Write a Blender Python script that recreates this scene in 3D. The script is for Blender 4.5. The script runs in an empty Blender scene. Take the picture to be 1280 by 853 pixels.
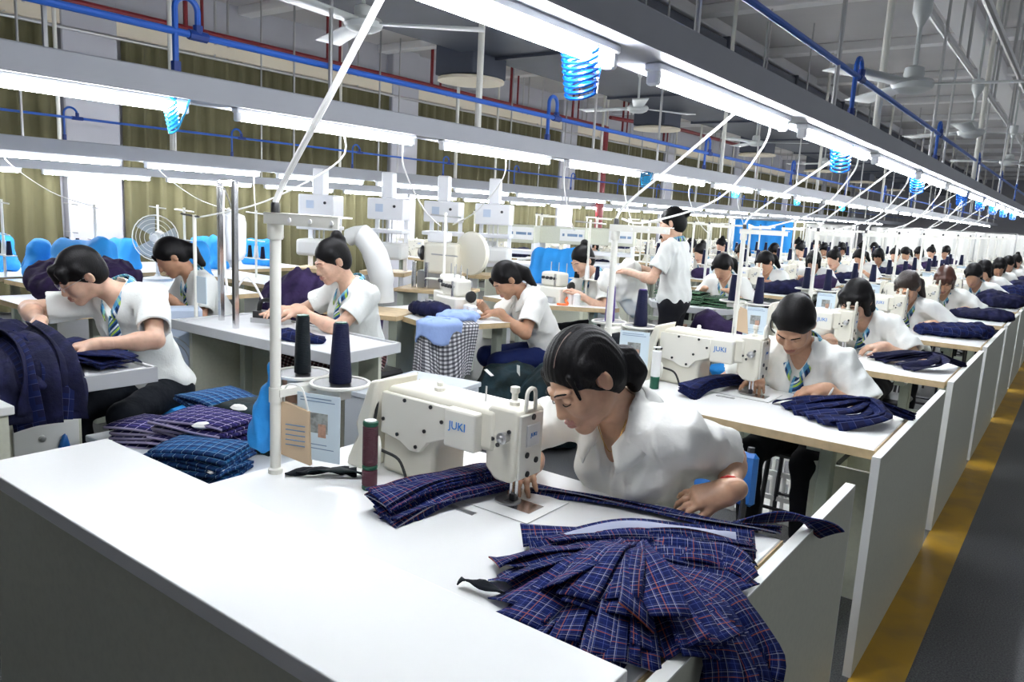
import bpy, bmesh, math, random
import numpy as np
from mathutils import Vector, Matrix

random.seed(7)
scene = bpy.context.scene
COL = scene.collection
R = math.radians

# ------------------------------------------------------------------ camera
F_PX = 953.0
def set_camera(h=1.52, yaw=36.46, pitch=9.69, roll=2.995):
    a, p, r = R(yaw), R(pitch), R(roll)
    fw = Vector((-math.sin(a)*math.cos(p), math.cos(a)*math.cos(p), -math.sin(p)))
    rt = Vector((math.cos(a), math.sin(a), 0)); up = rt.cross(fw)
    rt2 = rt*math.cos(r)+up*math.sin(r); up2 = up*math.cos(r)-rt*math.sin(r)
    cam = bpy.data.objects.new('camera', bpy.data.cameras.new('camera'))
    COL.objects.link(cam)
    m = Matrix((rt2, up2, -fw)).transposed().to_4x4(); m.translation = (0, 0, h)
    cam.matrix_world = m
    cam.data.sensor_fit = 'HORIZONTAL'; cam.data.sensor_width = 36.0
    cam.data.lens = 36.0*F_PX/1280.0
    cam.data.clip_start = 0.02; cam.data.clip_end = 200
    scene.camera = cam
set_camera()

# ------------------------------------------------------------------ world light and exposure
wd = bpy.data.worlds.new('world'); scene.world = wd; wd.use_nodes = True
wd.node_tree.nodes['Background'].inputs[0].default_value = (0.86, 0.92, 1.0, 1)
wd.node_tree.nodes['Background'].inputs[1].default_value = 0.26
scene.view_settings.view_transform = 'Standard'
scene.view_settings.look = 'None'
scene.view_settings.gamma = 1.0
scene.view_settings.use_curve_mapping = False
scene.view_settings.exposure = 0.5
TUBE_POWER = 78.0

# ------------------------------------------------------------------ materials
MATS = {}
def _nodes(name):
    m = bpy.data.materials.new(name); m.use_nodes = True
    nt = m.node_tree
    return m, nt, nt.nodes['Principled BSDF']
def mat(name, col, rough=.5, metal=0.0, noise=None, bump=None, emit=None, alpha=None, trans=None, sss=None, spec=None, coat=None):
    if name in MATS: return MATS[name]
    m, nt, b = _nodes(name)
    c = (col[0], col[1], col[2], 1)
    b.inputs['Base Color'].default_value = c
    b.inputs['Roughness'].default_value = rough
    b.inputs['Metallic'].default_value = metal
    if spec is not None: b.inputs['Specular IOR Level'].default_value = spec
    if coat: b.inputs['Coat Weight'].default_value = coat
    m.diffuse_color = c
    if noise or bump:
        tc = nt.nodes.new('ShaderNodeTexCoord')
    if noise:
        sc, amt = noise[0], noise[1]
        n = nt.nodes.new('ShaderNodeTexNoise'); n.inputs['Scale'].default_value = sc
        n.inputs['Detail'].default_value = 4
        nt.links.new(tc.outputs['Object'], n.inputs['Vector'])
        mx = nt.nodes.new('ShaderNodeMix'); mx.data_type = 'RGBA'
        k2 = noise[2] if len(noise) > 2 else tuple(x*(1-amt) for x in col)
        mx.inputs[6].default_value = c; mx.inputs[7].default_value = (k2[0], k2[1], k2[2], 1)
        rp = nt.nodes.new('ShaderNodeMapRange')
        rp.inputs[1].default_value = .42; rp.inputs[2].default_value = .68
        nt.links.new(n.outputs['Fac'], rp.inputs[0]); nt.links.new(rp.outputs[0], mx.inputs[0])
        nt.links.new(mx.outputs[2], b.inputs['Base Color'])
    if bump:
        n2 = nt.nodes.new('ShaderNodeTexNoise'); n2.inputs['Scale'].default_value = bump[0]; n2.inputs['Detail'].default_value = 5
        mp = nt.nodes.new('ShaderNodeMapping')
        if len(bump) > 2: mp.inputs['Scale'].default_value = bump[2]
        nt.links.new(tc.outputs['Object'], mp.inputs[0]); nt.links.new(mp.outputs[0], n2.inputs['Vector'])
        bp = nt.nodes.new('ShaderNodeBump'); bp.inputs['Strength'].default_value = bump[1]; bp.inputs['Distance'].default_value = .01
        nt.links.new(n2.outputs['Fac'], bp.inputs['Height']); nt.links.new(bp.outputs[0], b.inputs['Normal'])
    if emit:
        b.inputs['Emission Color'].default_value = (emit[0], emit[1], emit[2], 1); b.inputs['Emission Strength'].default_value = emit[3]
    if alpha is not None: b.inputs['Alpha'].default_value = alpha
    if trans is not None: b.inputs['Transmission Weight'].default_value = trans
    if sss: b.inputs['Subsurface Weight'].default_value = sss; b.inputs['Subsurface Radius'].default_value = (.012, .005, .003)
    MATS[name] = m; return m
def woven(name, base, lines, rough=.9, spec=.12, back=None, var=.25):
    """Cloth with stripes woven along UV (in metres): lines = (axis, period, offset, width, colour)."""
    if name in MATS: return MATS[name]
    m, nt, b = _nodes(name)
    b.inputs['Roughness'].default_value = rough; b.inputs['Specular IOR Level'].default_value = spec
    uv = nt.nodes.new('ShaderNodeUVMap'); sp = nt.nodes.new('ShaderNodeSeparateXYZ'); nt.links.new(uv.outputs[0], sp.inputs[0])
    cur = nt.nodes.new('ShaderNodeRGB'); cur.outputs[0].default_value = (*base, 1); out = cur.outputs[0]
    for ax, per, off, w, colr in lines:
        a = nt.nodes.new('ShaderNodeMath'); a.operation = 'ADD'; a.inputs[1].default_value = off; nt.links.new(sp.outputs[ax], a.inputs[0])
        d = nt.nodes.new('ShaderNodeMath'); d.operation = 'DIVIDE'; d.inputs[1].default_value = per; nt.links.new(a.outputs[0], d.inputs[0])
        f = nt.nodes.new('ShaderNodeMath'); f.operation = 'FRACT'; nt.links.new(d.outputs[0], f.inputs[0])
        l = nt.nodes.new('ShaderNodeMath'); l.operation = 'LESS_THAN'; l.inputs[1].default_value = w/per; nt.links.new(f.outputs[0], l.inputs[0])
        if len(colr) > 3:
            l2 = nt.nodes.new('ShaderNodeMath'); l2.operation = 'MULTIPLY'; l2.inputs[1].default_value = colr[3]
            nt.links.new(l.outputs[0], l2.inputs[0]); l = l2
        mx = nt.nodes.new('ShaderNodeMix'); mx.data_type = 'RGBA'; mx.inputs[7].default_value = (*colr[:3], 1)
        nt.links.new(l.outputs[0], mx.inputs[0]); nt.links.new(out, mx.inputs[6]); out = mx.outputs[2]
    tc = nt.nodes.new('ShaderNodeTexCoord'); n = nt.nodes.new('ShaderNodeTexNoise'); n.inputs['Scale'].default_value = 35
    nt.links.new(tc.outputs['Object'], n.inputs['Vector'])
    bp = nt.nodes.new('ShaderNodeBump'); bp.inputs['Strength'].default_value = .35; bp.inputs['Distance'].default_value = .004
    nt.links.new(n.outputs['Fac'], bp.inputs['Height']); nt.links.new(bp.outputs[0], b.inputs['Normal'])
    nt.links.new(out, b.inputs['Base Color'])
    MATS[name] = m; return m

WHITE_TOP = mat('white_laminate', (.88, .89, .88), .32, noise=(3, .03), spec=.4)
PANEL = mat('pale_olive_laminate', (.63, .64, .525), .45, noise=(60, .06))
PANEL_EDGE = mat('panel_edge_white', (.82, .83, .8), .45)
WOOD_EDGE = mat('beech_edge', (.62, .47, .27), .5, noise=(25, .15), bump=(30, .1))
STEEL_G = mat('green_grey_steel', (.40, .44, .36), .45, noise=(8, .08))
CREAM = mat('cream_enamel', (.78, .75, .64), .28, spec=.5)
CREAM2 = mat('cream_enamel_light', (.84, .82, .73), .3)
BLACK = mat('black_plastic', (.012, .012, .013), .4)
DARKM = mat('dark_metal', (.06, .06, .065), .4, .7)
CHROME = mat('bright_steel', (.72, .72, .73), .18, 1.0)
STEEL = mat('brushed_steel', (.55, .55, .55), .35, .9)
POLE_W = mat('cream_painted_pole', (.82, .81, .74), .35)
TRUNK = mat('grey_trunking', (.34, .355, .39), .45, noise=(4, .05))
LIGHT_H = mat('white_fixture', (.86, .87, .9), .4)
TUBE = mat('fluorescent_tube', (1, 1, 1), .5, emit=(.93, .96, 1.0, TUBE_POWER))
BLUEPIPE = mat('blue_air_pipe', (.02, .12, .55), .35)
BLUEFIT = mat('blue_pipe_fitting', (.015, .05, .26), .4)
COIL = mat('blue_coil_hose', (.004, .10, .48), .2, spec=.6)
COIL2 = mat('cyan_coil_hose', (.03, .36, .68), .2, spec=.6)
CABLE_W = mat('white_cable', (.85, .85, .83), .45)
CABLE_B = mat('black_cable', (.02, .02, .02), .5)
FANW = mat('fan_grey_white', (.62, .65, .64), .35)
REDPIPE = mat('red_sprinkler_pipe', (.20, .012, .018), .4)
DUCT = mat('blue_grey_duct', (.075, .085, .115), .55, noise=(2, .12))
CURTAIN = mat('olive_curtain', (.115, .105, .05), .85, noise=(1.5, .12))
WALLW = mat('white_wall_paint', (.46, .46, .50), .7, noise=(2, .04))
CEIL = mat('ceiling_paint', (.66, .64, .64), .8, noise=(1.2, .05))
CEILRIB = mat('ceiling_rib_paint', (.92, .91, .91), .8)
BEIGE = mat('beige_ledge', (.78, .70, .55), .7)
BLUEBAG = mat('blue_nonwoven', (.02, .30, .78), .7, bump=(40, .3))
BLUEPL = mat('blue_plastic', (.01, .13, .45), .35)
NAVY = mat('navy_cloth', (.007, .008, .026), .85, noise=(14, .5, (.013, .014, .055)), bump=(45, .5), spec=.15)
BLACKCLOTH = mat('black_cloth', (.006, .008, .012), .8, bump=(30, .5), spec=.15)
PURPLE = mat('dark_purple_cloth', (.035, .022, .07), .85, noise=(12, .4), bump=(30, .5), spec=.15)
GREENBLK = mat('black_green_cloth', (.006, .013, .014), .7, noise=(10, .5, (.012, .03, .04)), bump=(25, .6), spec=.15)
SHIRT = mat('white_shirt', (.84, .84, .80), .8, bump=(60, .12))
SHIRTP = mat('white_polo', (.80, .82, .79), .85, bump=(90, .15))
def skin(name, c): return mat(name, c, .42, noise=(40, .12), sss=.12, spec=.35)
SKIN1 = skin('skin_warm', (.56, .33, .215)); SKIN2 = skin('skin_fair', (.68, .43, .31)); SKIN3 = skin('skin_tan', (.45, .25, .155))
LIPS = mat('lips', (.42, .19, .15), .45)
HAIR = mat('black_hair', (.005, .0045, .005), .5, bump=(90, .2, (3, 3, .2)), spec=.14)
HAIRB = mat('brown_black_hair', (.022, .013, .010), .36, bump=(60, .6, (3, 3, .25)), spec=.4)
TROUSER = mat('black_trousers', (.012, .012, .015), .8, bump=(20, .3), spec=.15)
THREADN = mat('navy_thread', (.004, .006, .032), .6, bump=(300, .5, (.2, .2, 2)), spec=.2)
THREADK = mat('black_green_thread', (.005, .009, .012), .6, bump=(300, .5, (.2, .2, 2)), spec=.2)
THREADR = mat('maroon_thread', (.07, .008, .02), .55, bump=(300, .6, (.2, .2, 2)))
THREADG = mat('green_thread', (.0, .07, .035), .5)
THREADW = mat('white_thread', (.85, .85, .84), .6)
THREADP = mat('purple_thread', (.07, .03, .2), .55)
PAPER = mat('paper_pale_blue', (.66, .77, .84), .6)
PAPERW = mat('paper_white', (.85, .85, .82), .7)
INK = mat('printed_ink', (.16, .25, .38), .7)
PHOTOB = mat('printed_photo_grey', (.32, .34, .33), .6, noise=(60, .6))
PHOTOS = mat('printed_photo_skin', (.48, .28, .2), .6, noise=(80, .4))
LOGO = mat('blue_logo', (.03, .22, .62), .4)
KRAFT = mat('beige_paper_bag', (.60, .45, .30), .75)
GREYBOX = mat('pale_grey_box', (.66, .70, .74), .45, noise=(5, .05))
PALEB = mat('pale_blue_plastic', (.55, .64, .78), .4)
ORANGE = mat('orange_plastic', (.85, .16, .03), .45)
YELLOW = mat('yellow_floor_paint', (.55, .31, .015), .55, noise=(5, .35, (.40, .24, .03)))
PADGREY = mat('padded_white_top', (.70, .71, .72), .7, noise=(8, .08))
RIMGREY = mat('grey_table_rim', (.52, .53, .54), .45)
PLAIDN = woven('navy_plaid', (.006, .009, .055), [
    (0, .024, .002, .010, (.005, .012, .085, .6)), (1, .024, .004, .010, (.005, .012, .085, .6)),
    (0, .012, .0, .0008, (.07, .10, .30, .6)), (1, .012, .0, .0008, (.07, .10, .30, .6)),
    (0, .024, .008, .0011, (.42, .44, .55, .5)), (1, .024, .010, .0011, (.42, .44, .55, .5)),
    (0, .048, .022, .0016, (.42, .11, .03, .55)), (1, .048, .020, .0016, (.42, .11, .03, .55))])
PLAIDD = woven('dim_navy_plaid', (.007, .008, .032), [
    (0, .05, .0, .02, (.007, .012, .06)), (1, .05, .0, .02, (.007, .012, .06)),
    (0, .05, .03, .002, (.07, .08, .18, .6)), (1, .05, .03, .002, (.07, .08, .18, .6))])
PLAIDB = woven('blue_plaid', (.012, .055, .17), [
    (0, .04, .0, .014, (.02, .13, .3, .7)), (1, .04, .0, .014, (.01, .02, .08, .7)), (0, .04, .02, .002, (.2, .35, .5)), (1, .04, .02, .002, (.2, .35, .5))])
PLAIDI = woven('indigo_plaid', (.02, .018, .085), [(0, .045, .0, .003, (.5, .45, .65)), (1, .045, .0, .003, (.45, .4, .6)), (1, .045, .02, .006, (.05, .04, .2))])
PLAIDG = woven('green_black_plaid', (.008, .014, .012), [(1, .02, .0, .004, (.10, .2, .12)), (0, .05, .0, .004, (.2, .3, .2))])
GINGHAM = woven('black_white_gingham', (.75, .75, .77), [(0, .024, .0, .012, (.10, .10, .13, .75)), (1, .024, .0, .012, (.02, .02, .03, .75))])
REDGING = woven('red_black_gingham', (.5, .4, .4), [(0, .02, .0, .013, (.10, .01, .015, .85)), (1, .02, .0, .012, (.012, .01, .012, .8))])
SCARF = woven('striped_scarf', (.03, .10, .26), [(0, .045, .0, .011, (.35, .50, .08)), (0, .045, .014, .008, (.75, .8, .8)), (0, .045, .026, .008, (.01, .02, .06)), (1, .09, .0, .02, (.10, .35, .55, .6))], rough=.5)
INTERF = mat('grey_interlining', (.42, .45, .58), .8)
LBSHIRT = mat('light_blue_cloth', (.30, .42, .75), .8, bump=(25, .5))

# terrazzo-like dark floor
def floor_mat():
    m, nt, b = _nodes('speckled_grey_floor')
    tc = nt.nodes.new('ShaderNodeTexCoord')
    n = nt.nodes.new('ShaderNodeTexNoise'); n.inputs['Scale'].default_value = 160; n.inputs['Detail'].default_value = 3
    nt.links.new(tc.outputs['Object'], n.inputs['Vector'])
    cr = nt.nodes.new('ShaderNodeValToRGB'); e = cr.color_ramp.elements
    e[0].position = .36; e[0].color = (.035, .037, .04, 1); e[1].position = .66; e[1].color = (.17, .175, .18, 1)
    nt.links.new(n.outputs['Fac'], cr.inputs[0])
    n2 = nt.nodes.new('ShaderNodeTexNoise'); n2.inputs['Scale'].default_value = 1.3; nt.links.new(tc.outputs['Object'], n2.inputs['Vector'])
    mx = nt.nodes.new('ShaderNodeMix'); mx.data_type = 'RGBA'; mx.blend_type = 'MULTIPLY'; mx.inputs[0].default_value = .5
    nt.links.new(cr.outputs[0], mx.inputs[6]); nt.links.new(n2.outputs['Fac'], mx.inputs[7])
    nt.links.new(mx.outputs[2], b.inputs['Base Color']); b.inputs['Roughness'].default_value = .42
    return m
FLOOR = floor_mat()

# ------------------------------------------------------------------ mesh builder
class MB:
    def __init__(s): s.v = []; s.f = []; s.m = []; s.u = []
    def add(s, vs, fs, mi=0, uvs=None):
        o = len(s.v); s.v.extend([tuple(p) for p in vs])
        for k, f in enumerate(fs):
            s.f.append(tuple(i+o for i in f)); s.m.append(mi); s.u.append(uvs[k] if uvs else None)
        return s
    def box(s, c, d, mi=0, M=None, r=0.0):
        hx, hy, hz = d[0]/2, d[1]/2, d[2]/2
        if r <= 0:
            vs = [Vector((x*hx, y*hy, z*hz)) for x in (-1, 1) for y in (-1, 1) for z in (-1, 1)]
            fs = [(0, 1, 3, 2), (4, 6, 7, 5), (0, 4, 5, 1), (2, 3, 7, 6), (0, 2, 6, 4), (1, 5, 7, 3)]
        else:
            r = min(r, hx*.98, hy*.98, hz*.98); vs = []; ix = {}
            for x in (-1, 1):
                for y in (-1, 1):
                    for z in (-1, 1):
                        ix[x, y, z] = len(vs)
                        vs += [Vector((x*hx, y*(hy-r), z*(hz-r))), Vector((x*(hx-r), y*hy, z*(hz-r))), Vector((x*(hx-r), y*(hy-r), z*hz))]
            fs = []
            q = ((-1, -1), (1, -1), (1, 1), (-1, 1))
            for w in (-1, 1):
                fs.append(tuple(ix[w, a, b] for a, b in q)); fs.append(tuple(ix[a, w, b]+1 for a, b in q)); fs.append(tuple(ix[a, b, w]+2 for a, b in q))
            for a in (-1, 1):
                for b in (-1, 1):
                    fs.append((ix[a, b, -1], ix[a, b, 1], ix[a, b, 1]+1, ix[a, b, -1]+1))
                    fs.append((ix[a, -1, b], ix[a, 1, b], ix[a, 1, b]+2, ix[a, -1, b]+2))
                    fs.append((ix[-1, a, b]+1, ix[1, a, b]+1, ix[1, a, b]+2, ix[-1, a, b]+2))
            for k in ix.values(): fs.append((k, k+1, k+2))
        C = Vector(c)
        if M is not None: vs = [M @ v + C for v in vs]
        else: vs = [v+C for v in vs]
        return s.add(vs, fs, mi)
    def span(s, a, b, mi=0, r=0.0):
        return s.box([(a[i]+b[i])/2 for i in range(3)], [abs(b[i]-a[i]) for i in range(3)], mi, None, r)
    def ring(s, rings, mi=0, cap=(True, True), closed=False):
        n = len(rings[0]); vs = [p for rg in rings for p in rg]; fs = []
        m = len(rings)
        for i in range(m if closed else m-1):
            for j in range(n):
                a = i*n+j; b = i*n+(j+1) % n; i2 = (i+1) % m
                fs.append((a, b, i2*n+(j+1) % n, i2*n+j))
        if not closed:
            if cap[0]: fs.append(tuple(range(n)))
            if cap[1]: fs.append(tuple(range((m-1)*n, m*n)))
        return s.add(vs, fs, mi)
    def tube(s, pts, r, n=8, mi=0, closed=False, cap=(True, True)):
        P = [Vector(p) for p in pts]; m = len(P); rings = []
        rr = r if isinstance(r, (list, tuple)) else [r]*m
        up = None
        for i in range(m):
            if closed: t = P[(i+1) % m]-P[i-1]
            else: t = P[min(i+1, m-1)]-P[max(i-1, 0)]
            if t.length < 1e-9: t = Vector((0, 0, 1))
            t.normalize()
            if up is None:
                up = Vector((0, 0, 1)) if abs(t.z) < .9 else Vector((1, 0, 0))
            up = (up-t*up.dot(t))
            if up.length < 1e-6: up = t.orthogonal()
            up.normalize(); sd = t.cross(up)
            rings.append([P[i]+(up*math.cos(2*math.pi*k/n)+sd*math.sin(2*math.pi*k/n))*rr[i] for k in range(n)])
        return s.ring(rings, mi, cap, closed)
    def cyl(s, a, b, r0, r1=None, n=12, mi=0): return s.tube([a, b], [r0, r0 if r1 is None else r1], n, mi)
    def lathe(s, prof, c=(0, 0, 0), n=16, mi=0, M=None, cap=(True, True)):
        C = Vector(c); rings = []
        for r, z in prof:
            rg = []
            for k in range(n):
                v = Vector((r*math.cos(2*math.pi*k/n), r*math.sin(2*math.pi*k/n), z))
                rg.append((M @ v if M is not None else v)+C)
            rings.append(rg)
        return s.ring(rings, mi, cap)
    def ell(s, c, r, n=12, mi=0, M=None):
        if not isinstance(r, (tuple, list)): r = (r, r, r)
        C = Vector(c); rings = []; k = max(4, n//2)
        for i in range(k+1):
            t = math.pi*i/k; z = -math.cos(t); q = max(math.sin(t), .02)
            rg = []
            for j in range(n):
                v = Vector((r[0]*q*math.cos(2*math.pi*j/n), r[1]*q*math.sin(2*math.pi*j/n), r[2]*z))
                rg.append((M @ v if M is not None else v)+C)
            rings.append(rg)
        return s.ring(rings, mi)
    def prism(s, poly, z0, z1, mi=0, M=None, mtop=None):
        n = len(poly)
        vs = [Vector((x, y, z0)) for x, y in poly]+[Vector((x, y, z1)) for x, y in poly]
        if M is not None: vs = [M @ v for v in vs]
        s.add(vs, [tuple(range(n))]+[(i, (i+1) % n, n+(i+1) % n, n+i) for i in range(n)], mi)
        return s.add(vs[n:], [tuple(range(n))], mi if mtop is None else mtop)
    def grid(s, fn, nu, nv, mi=0, uv=None):
        vs = []; us = []
        for i in range(nu+1):
            for j in range(nv+1):
                u, v = i/nu, j/nv; vs.append(fn(u, v)); us.append(uv(u, v) if uv else (u, v))
        fs = []; uvs = []
        for i in range(nu):
            for j in range(nv):
                q = (i*(nv+1)+j, (i+1)*(nv+1)+j, (i+1)*(nv+1)+j+1, i*(nv+1)+j+1)
                fs.append(q); uvs.append([us[k] for k in q])
        return s.add(vs, fs, mi, uvs)
    def mesh(s, name, mats, smooth=35, recalc=True):
        me = bpy.data.meshes.new(name); me.from_pydata(s.v, [], s.f)
        for m in (mats if isinstance(mats, (list, tuple)) else [mats]): me.materials.append(m)
        me.polygons.foreach_set('material_index', s.m)
        if any(u is not None for u in s.u):
            l = me.uv_layers.new(name='UVMap'); fl = []
            for f, u in zip(s.f, s.u):
                for k in range(len(f)): fl += list(u[k]) if u else [0, 0]
            l.data.foreach_set('uv', fl)
        if recalc:
            bm = bmesh.new(); bm.from_mesh(me); bmesh.ops.recalc_face_normals(bm, faces=bm.faces); bm.to_mesh(me); bm.free()
        if smooth:
            me.shade_smooth()
            if smooth < 180: me.set_sharp_from_angle(angle=R(smooth))
        return me
    def build(s, name, mats, parent=None, smooth=35, loc=None, rz=0, recalc=True):
        return link(name, s.mesh(name, mats, smooth, recalc), parent, loc, rz)
def link(name, me, parent=None, loc=None, rz=0):
    o = bpy.data.objects.new(name, me); COL.objects.link(o)
    if parent is not None: o.parent = parent
    if loc is not None: o.location = loc
    if rz: o.rotation_euler = (0, 0, rz)
    return o
def tag(o, label, cat=None, group=None, kind=None):
    if label: o['label'] = label
    if cat: o['category'] = cat
    if group: o['group'] = group
    if kind: o['kind'] = kind
    return o
def thing(name, label, cat, loc=(0, 0, 0), rz=0, group=None):
    return tag(link(name, None, None, loc, rz), label, cat, group)
def struct(o, label=None):
    o['kind'] = 'structure'
    if label: o['label'] = label
    return o
def copy_tree(o, loc=None, rz=None, label=None, parent=None, depth=0):
    c = o.copy(); COL.objects.link(c)
    if parent is not None: c.parent = parent
    if loc is not None: c.location = loc
    if rz is not None: c.rotation_euler = (0, 0, rz)
    if label: c['label'] = label
    for ch in list(KIDS.get(o.name, ())) or list(o.children): copy_tree(ch, parent=c, depth=depth+1)
    return c
KIDS = {}
def V(*a): return Vector(a)
def rotz(a): return Matrix.Rotation(a, 3, 'Z')
def catmull(pts, n=8, closed=False):
    P = [Vector(p) for p in pts]; out = []; m = len(P)
    for i in range(m-1):
        p0 = P[max(i-1, 0)]; p1 = P[i]; p2 = P[i+1]; p3 = P[min(i+2, m-1)]
        for k in range(n):
            t = k/n
            out.append(.5*((2*p1)+(p2-p0)*t+(2*p0-5*p1+4*p2-p3)*t*t+(3*p1-p0-3*p2+p3)*t**3))
    out.append(P[-1]); return out
ORD = ['first', 'second', 'third', 'fourth', 'fifth', 'sixth', 'seventh', 'eighth', 'ninth', 'tenth', 'eleventh', 'twelfth', 'thirteenth', 'fourteenth', 'fifteenth', 'sixteenth', 'seventeenth', 'eighteenth', 'nineteenth', 'twentieth']
def text_mesh(body, size, extrude=.0006):
    cu = bpy.data.curves.new('lettering', 'FONT'); cu.body = body; cu.size = size; cu.extrude = extrude; cu.align_x = 'CENTER'; cu.align_y = 'CENTER'; cu.resolution_u = 3
    o = bpy.data.objects.new('lettering', cu); COL.objects.link(o)
    dg = bpy.context.evaluated_depsgraph_get(); me = bpy.data.meshes.new_from_object(o.evaluated_get(dg))
    bpy.data.objects.remove(o); return me
# ================================================================== ROOM
WX, CZ, YF, YB = -10.2, 4.2, 44.0, -3.5
floor = struct(MB().span((WX-.3, YB, -.1), (4, YF, 0)).build('floor', FLOOR, smooth=0), 'speckled dark grey floor')
struct(MB().span((-.445, -2, 0), (-.29, YF, .002)).build('trim_1', YELLOW, smooth=0), 'worn yellow line painted along the aisle')
wl = struct(MB().span((WX-.3, YB, 0), (WX, YF, CZ)).build('wall_left', WALLW, smooth=0))
struct(MB().span((WX-.3, YF, 0), (4, YF+.2, CZ)).build('wall_back', WALLW, smooth=0))
struct(MB().span((WX-.3, YB-.2, 0), (4, YB, CZ)).build('wall_front', WALLW, smooth=0))
ceil = struct(MB().span((WX-.3, YB, CZ), (4, YF, CZ+.2)).build('ceiling', CEIL, smooth=0))
# ceiling ribs, each its own piece
for k in range(4):
    x = 1.35-2.95*k
    MB().span((x-.16, YB, CZ-.16), (x+.16, YF, CZ), r=.01).build('ceiling_rib', CEILRIB, ceil, smooth=0)
for k in range(17):
    y = -1.2+2.7*k
    MB().span((WX, y-.11, CZ-.12), (4, y+.11, CZ), r=.01).build('cross_rib', CEILRIB, ceil, smooth=0)
struct(MB().span((WX, YB, 3.42), (WX+.14, YF, 3.60), r=.01).build('trim_2', BEIGE, smooth=0), 'beige ledge above the curtains')
col_me = MB().span((0, -.33, 0), (.16, .33, CZ), r=.015).mesh('wall_pier', WALLW, 0)
PIER = [-6.15+5.4*k for k in range(10)]
for y in PIER: link('wall_pier', col_me, wl, (WX, y, 0))
# olive curtains between the piers
def curtain_mesh(L, folds, seed):
    rnd = random.Random(seed); ph = [rnd.uniform(0, 6.28) for _ in range(6)]
    mb = MB(); n = int(folds*8)
    def fn(u, v):
        y = (u-.5)*L; z = .04+v*3.37
        w = math.sin(u*folds*6.283+ph[0]+.6*math.sin(u*9+ph[1]))+.35*math.sin(u*folds*2.3*6.283+ph[2])
        x = .085+.06*w*(1.0-.25*v)+.012*math.sin(5*v+ph[3]+u*20)
        return (x, y+.02*math.sin(4*v+u*30+ph[4])*(1-v), z)
    mb.grid(fn, n, 8)
    return mb.mesh('curtain', CURTAIN, 180, recalc=False)
cm = [curtain_mesh(2.36, 9+i, i) for i in range(3)]
for i in range(len(PIER)-1):
    y0, y1 = PIER[i]+.34, PIER[i+1]-.34
    for j in range(2):
        c = link('curtain', cm[(i*2+j) % 3], None, (WX+.03, y0+(y1-y0)*(.26+.48*j), 0))
        tag(c, 'long pleated olive green curtain hanging along the white-piered window wall', 'curtain', 'olive curtains along the window wall')
cr = MB().cyl((WX+.3, YB, 3.36), (WX+.3, YF, 3.36), .022, n=8)
t = thing('conduit_rail', 'thin grey conduit rail running just in front of the curtain tops', 'pipe', (0, 0, 0)); cr.build('rail', STEEL, t)
for y in np.arange(1, 30, 2.6):
    MB().cyl((WX+.3, y, 3.36), (WX, y+.25, 3.5), .012, n=6).build('bracket', STEEL, t)

# ================================================================== LIGHT ROWS
tube_h = {}
def tube_light():
    L = 1.24
    t = thing('tube_light', '', 'light')
    mb = MB().span((-.026, 0, -.024), (.026, L, 0), r=.005); mb.build('housing', LIGHT_H, t, 0)
    MB().tube([(0, .035, -.044), (0, L-.035, -.044)], .0175, 10).build('tube', TUBE, t)
    for y in (.018, L-.018): MB().span((-.020, y-.014, -.064), (.020, y+.014, -.02), r=.006).build('end_cap', LIGHT_H, t)
    return t
tl0 = tube_light(); tl_used = [False]
def trunk_row(nm, X, z0, z1, w, y0, y1, pitch, ystart, n, label, lab_l, grp, rodx=.0, side=0):
    t = thing('light_trunking', label, 'light beam', (X, 0, 0))
    mb = MB().span((-w/2, y0, z0), (w/2, y1, z1), r=.006); mb.build('trunking', TRUNK, t, 0)
    for s in (-1, 1): MB().span((s*(w/2+.002)-.004, y0, z0-.008), (s*(w/2+.002)+.004, y1, z0+.006)).build('lip', TRUNK, t, 0)
    rod = MB().cyl((0, 0, z1), (0, 0, CZ), .011, n=8).mesh('hanger_rod', STEEL)
    pole = MB().cyl((0, 0, z1), (0, 0, CZ), .022, n=10).mesh('hanger_pole', POLE_W)
    k = 0; y = y0+.7
    while y < y1:
        link('hanger_pole' if k % 3 == 1 else 'hanger_rod', pole if k % 3 == 1 else rod, t, (rodx+(.05 if k % 2 else -.05), y, 0)); y += pitch*.92; k += 1
    for k in range(n):
        yy = ystart+pitch*k
        if tl_used[0]: l = copy_tree(tl0)
        else: l = tl0; tl_used[0] = True
        l.location = (X, yy, z0); l['label'] = lab_l; l['group'] = grp
    return t
trunk_row('r', -1.10, 1.972, 2.065, .20, -.9, 40, 1.47, .64, 25, 'wide grey lighting trunking hung above the row of partitioned sewing tables by the yellow line', 'bright fluorescent tube under the grey trunking over the partitioned sewing tables', 'tube lights over the partitioned row')
trunk_row('l', -3.40, 1.945, 2.052, .17, -2, 40, 1.48, .76, 25, 'grey lighting trunking hung above the ironing table row, under a blue air pipe', 'bright fluorescent tube under the trunking over the ironing table', 'tube lights over the ironing table row')
trunk_row('m', -7.10, 1.80, 1.915, .16, -2, 40, 1.45, .83, 24, 'low grey lighting trunking above tables of blue-covered machines', 'fluorescent tube under the low trunking above blue-covered machines', 'tube lights over the covered machines')
trunk_row('n', -9.40, 1.715, 1.80, .16, -2, 40, 1.44, .89, 24, 'grey lighting trunking closest to the olive curtains', 'fluorescent tube under the trunking closest to the curtains', 'tube lights beside the curtains')

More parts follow.
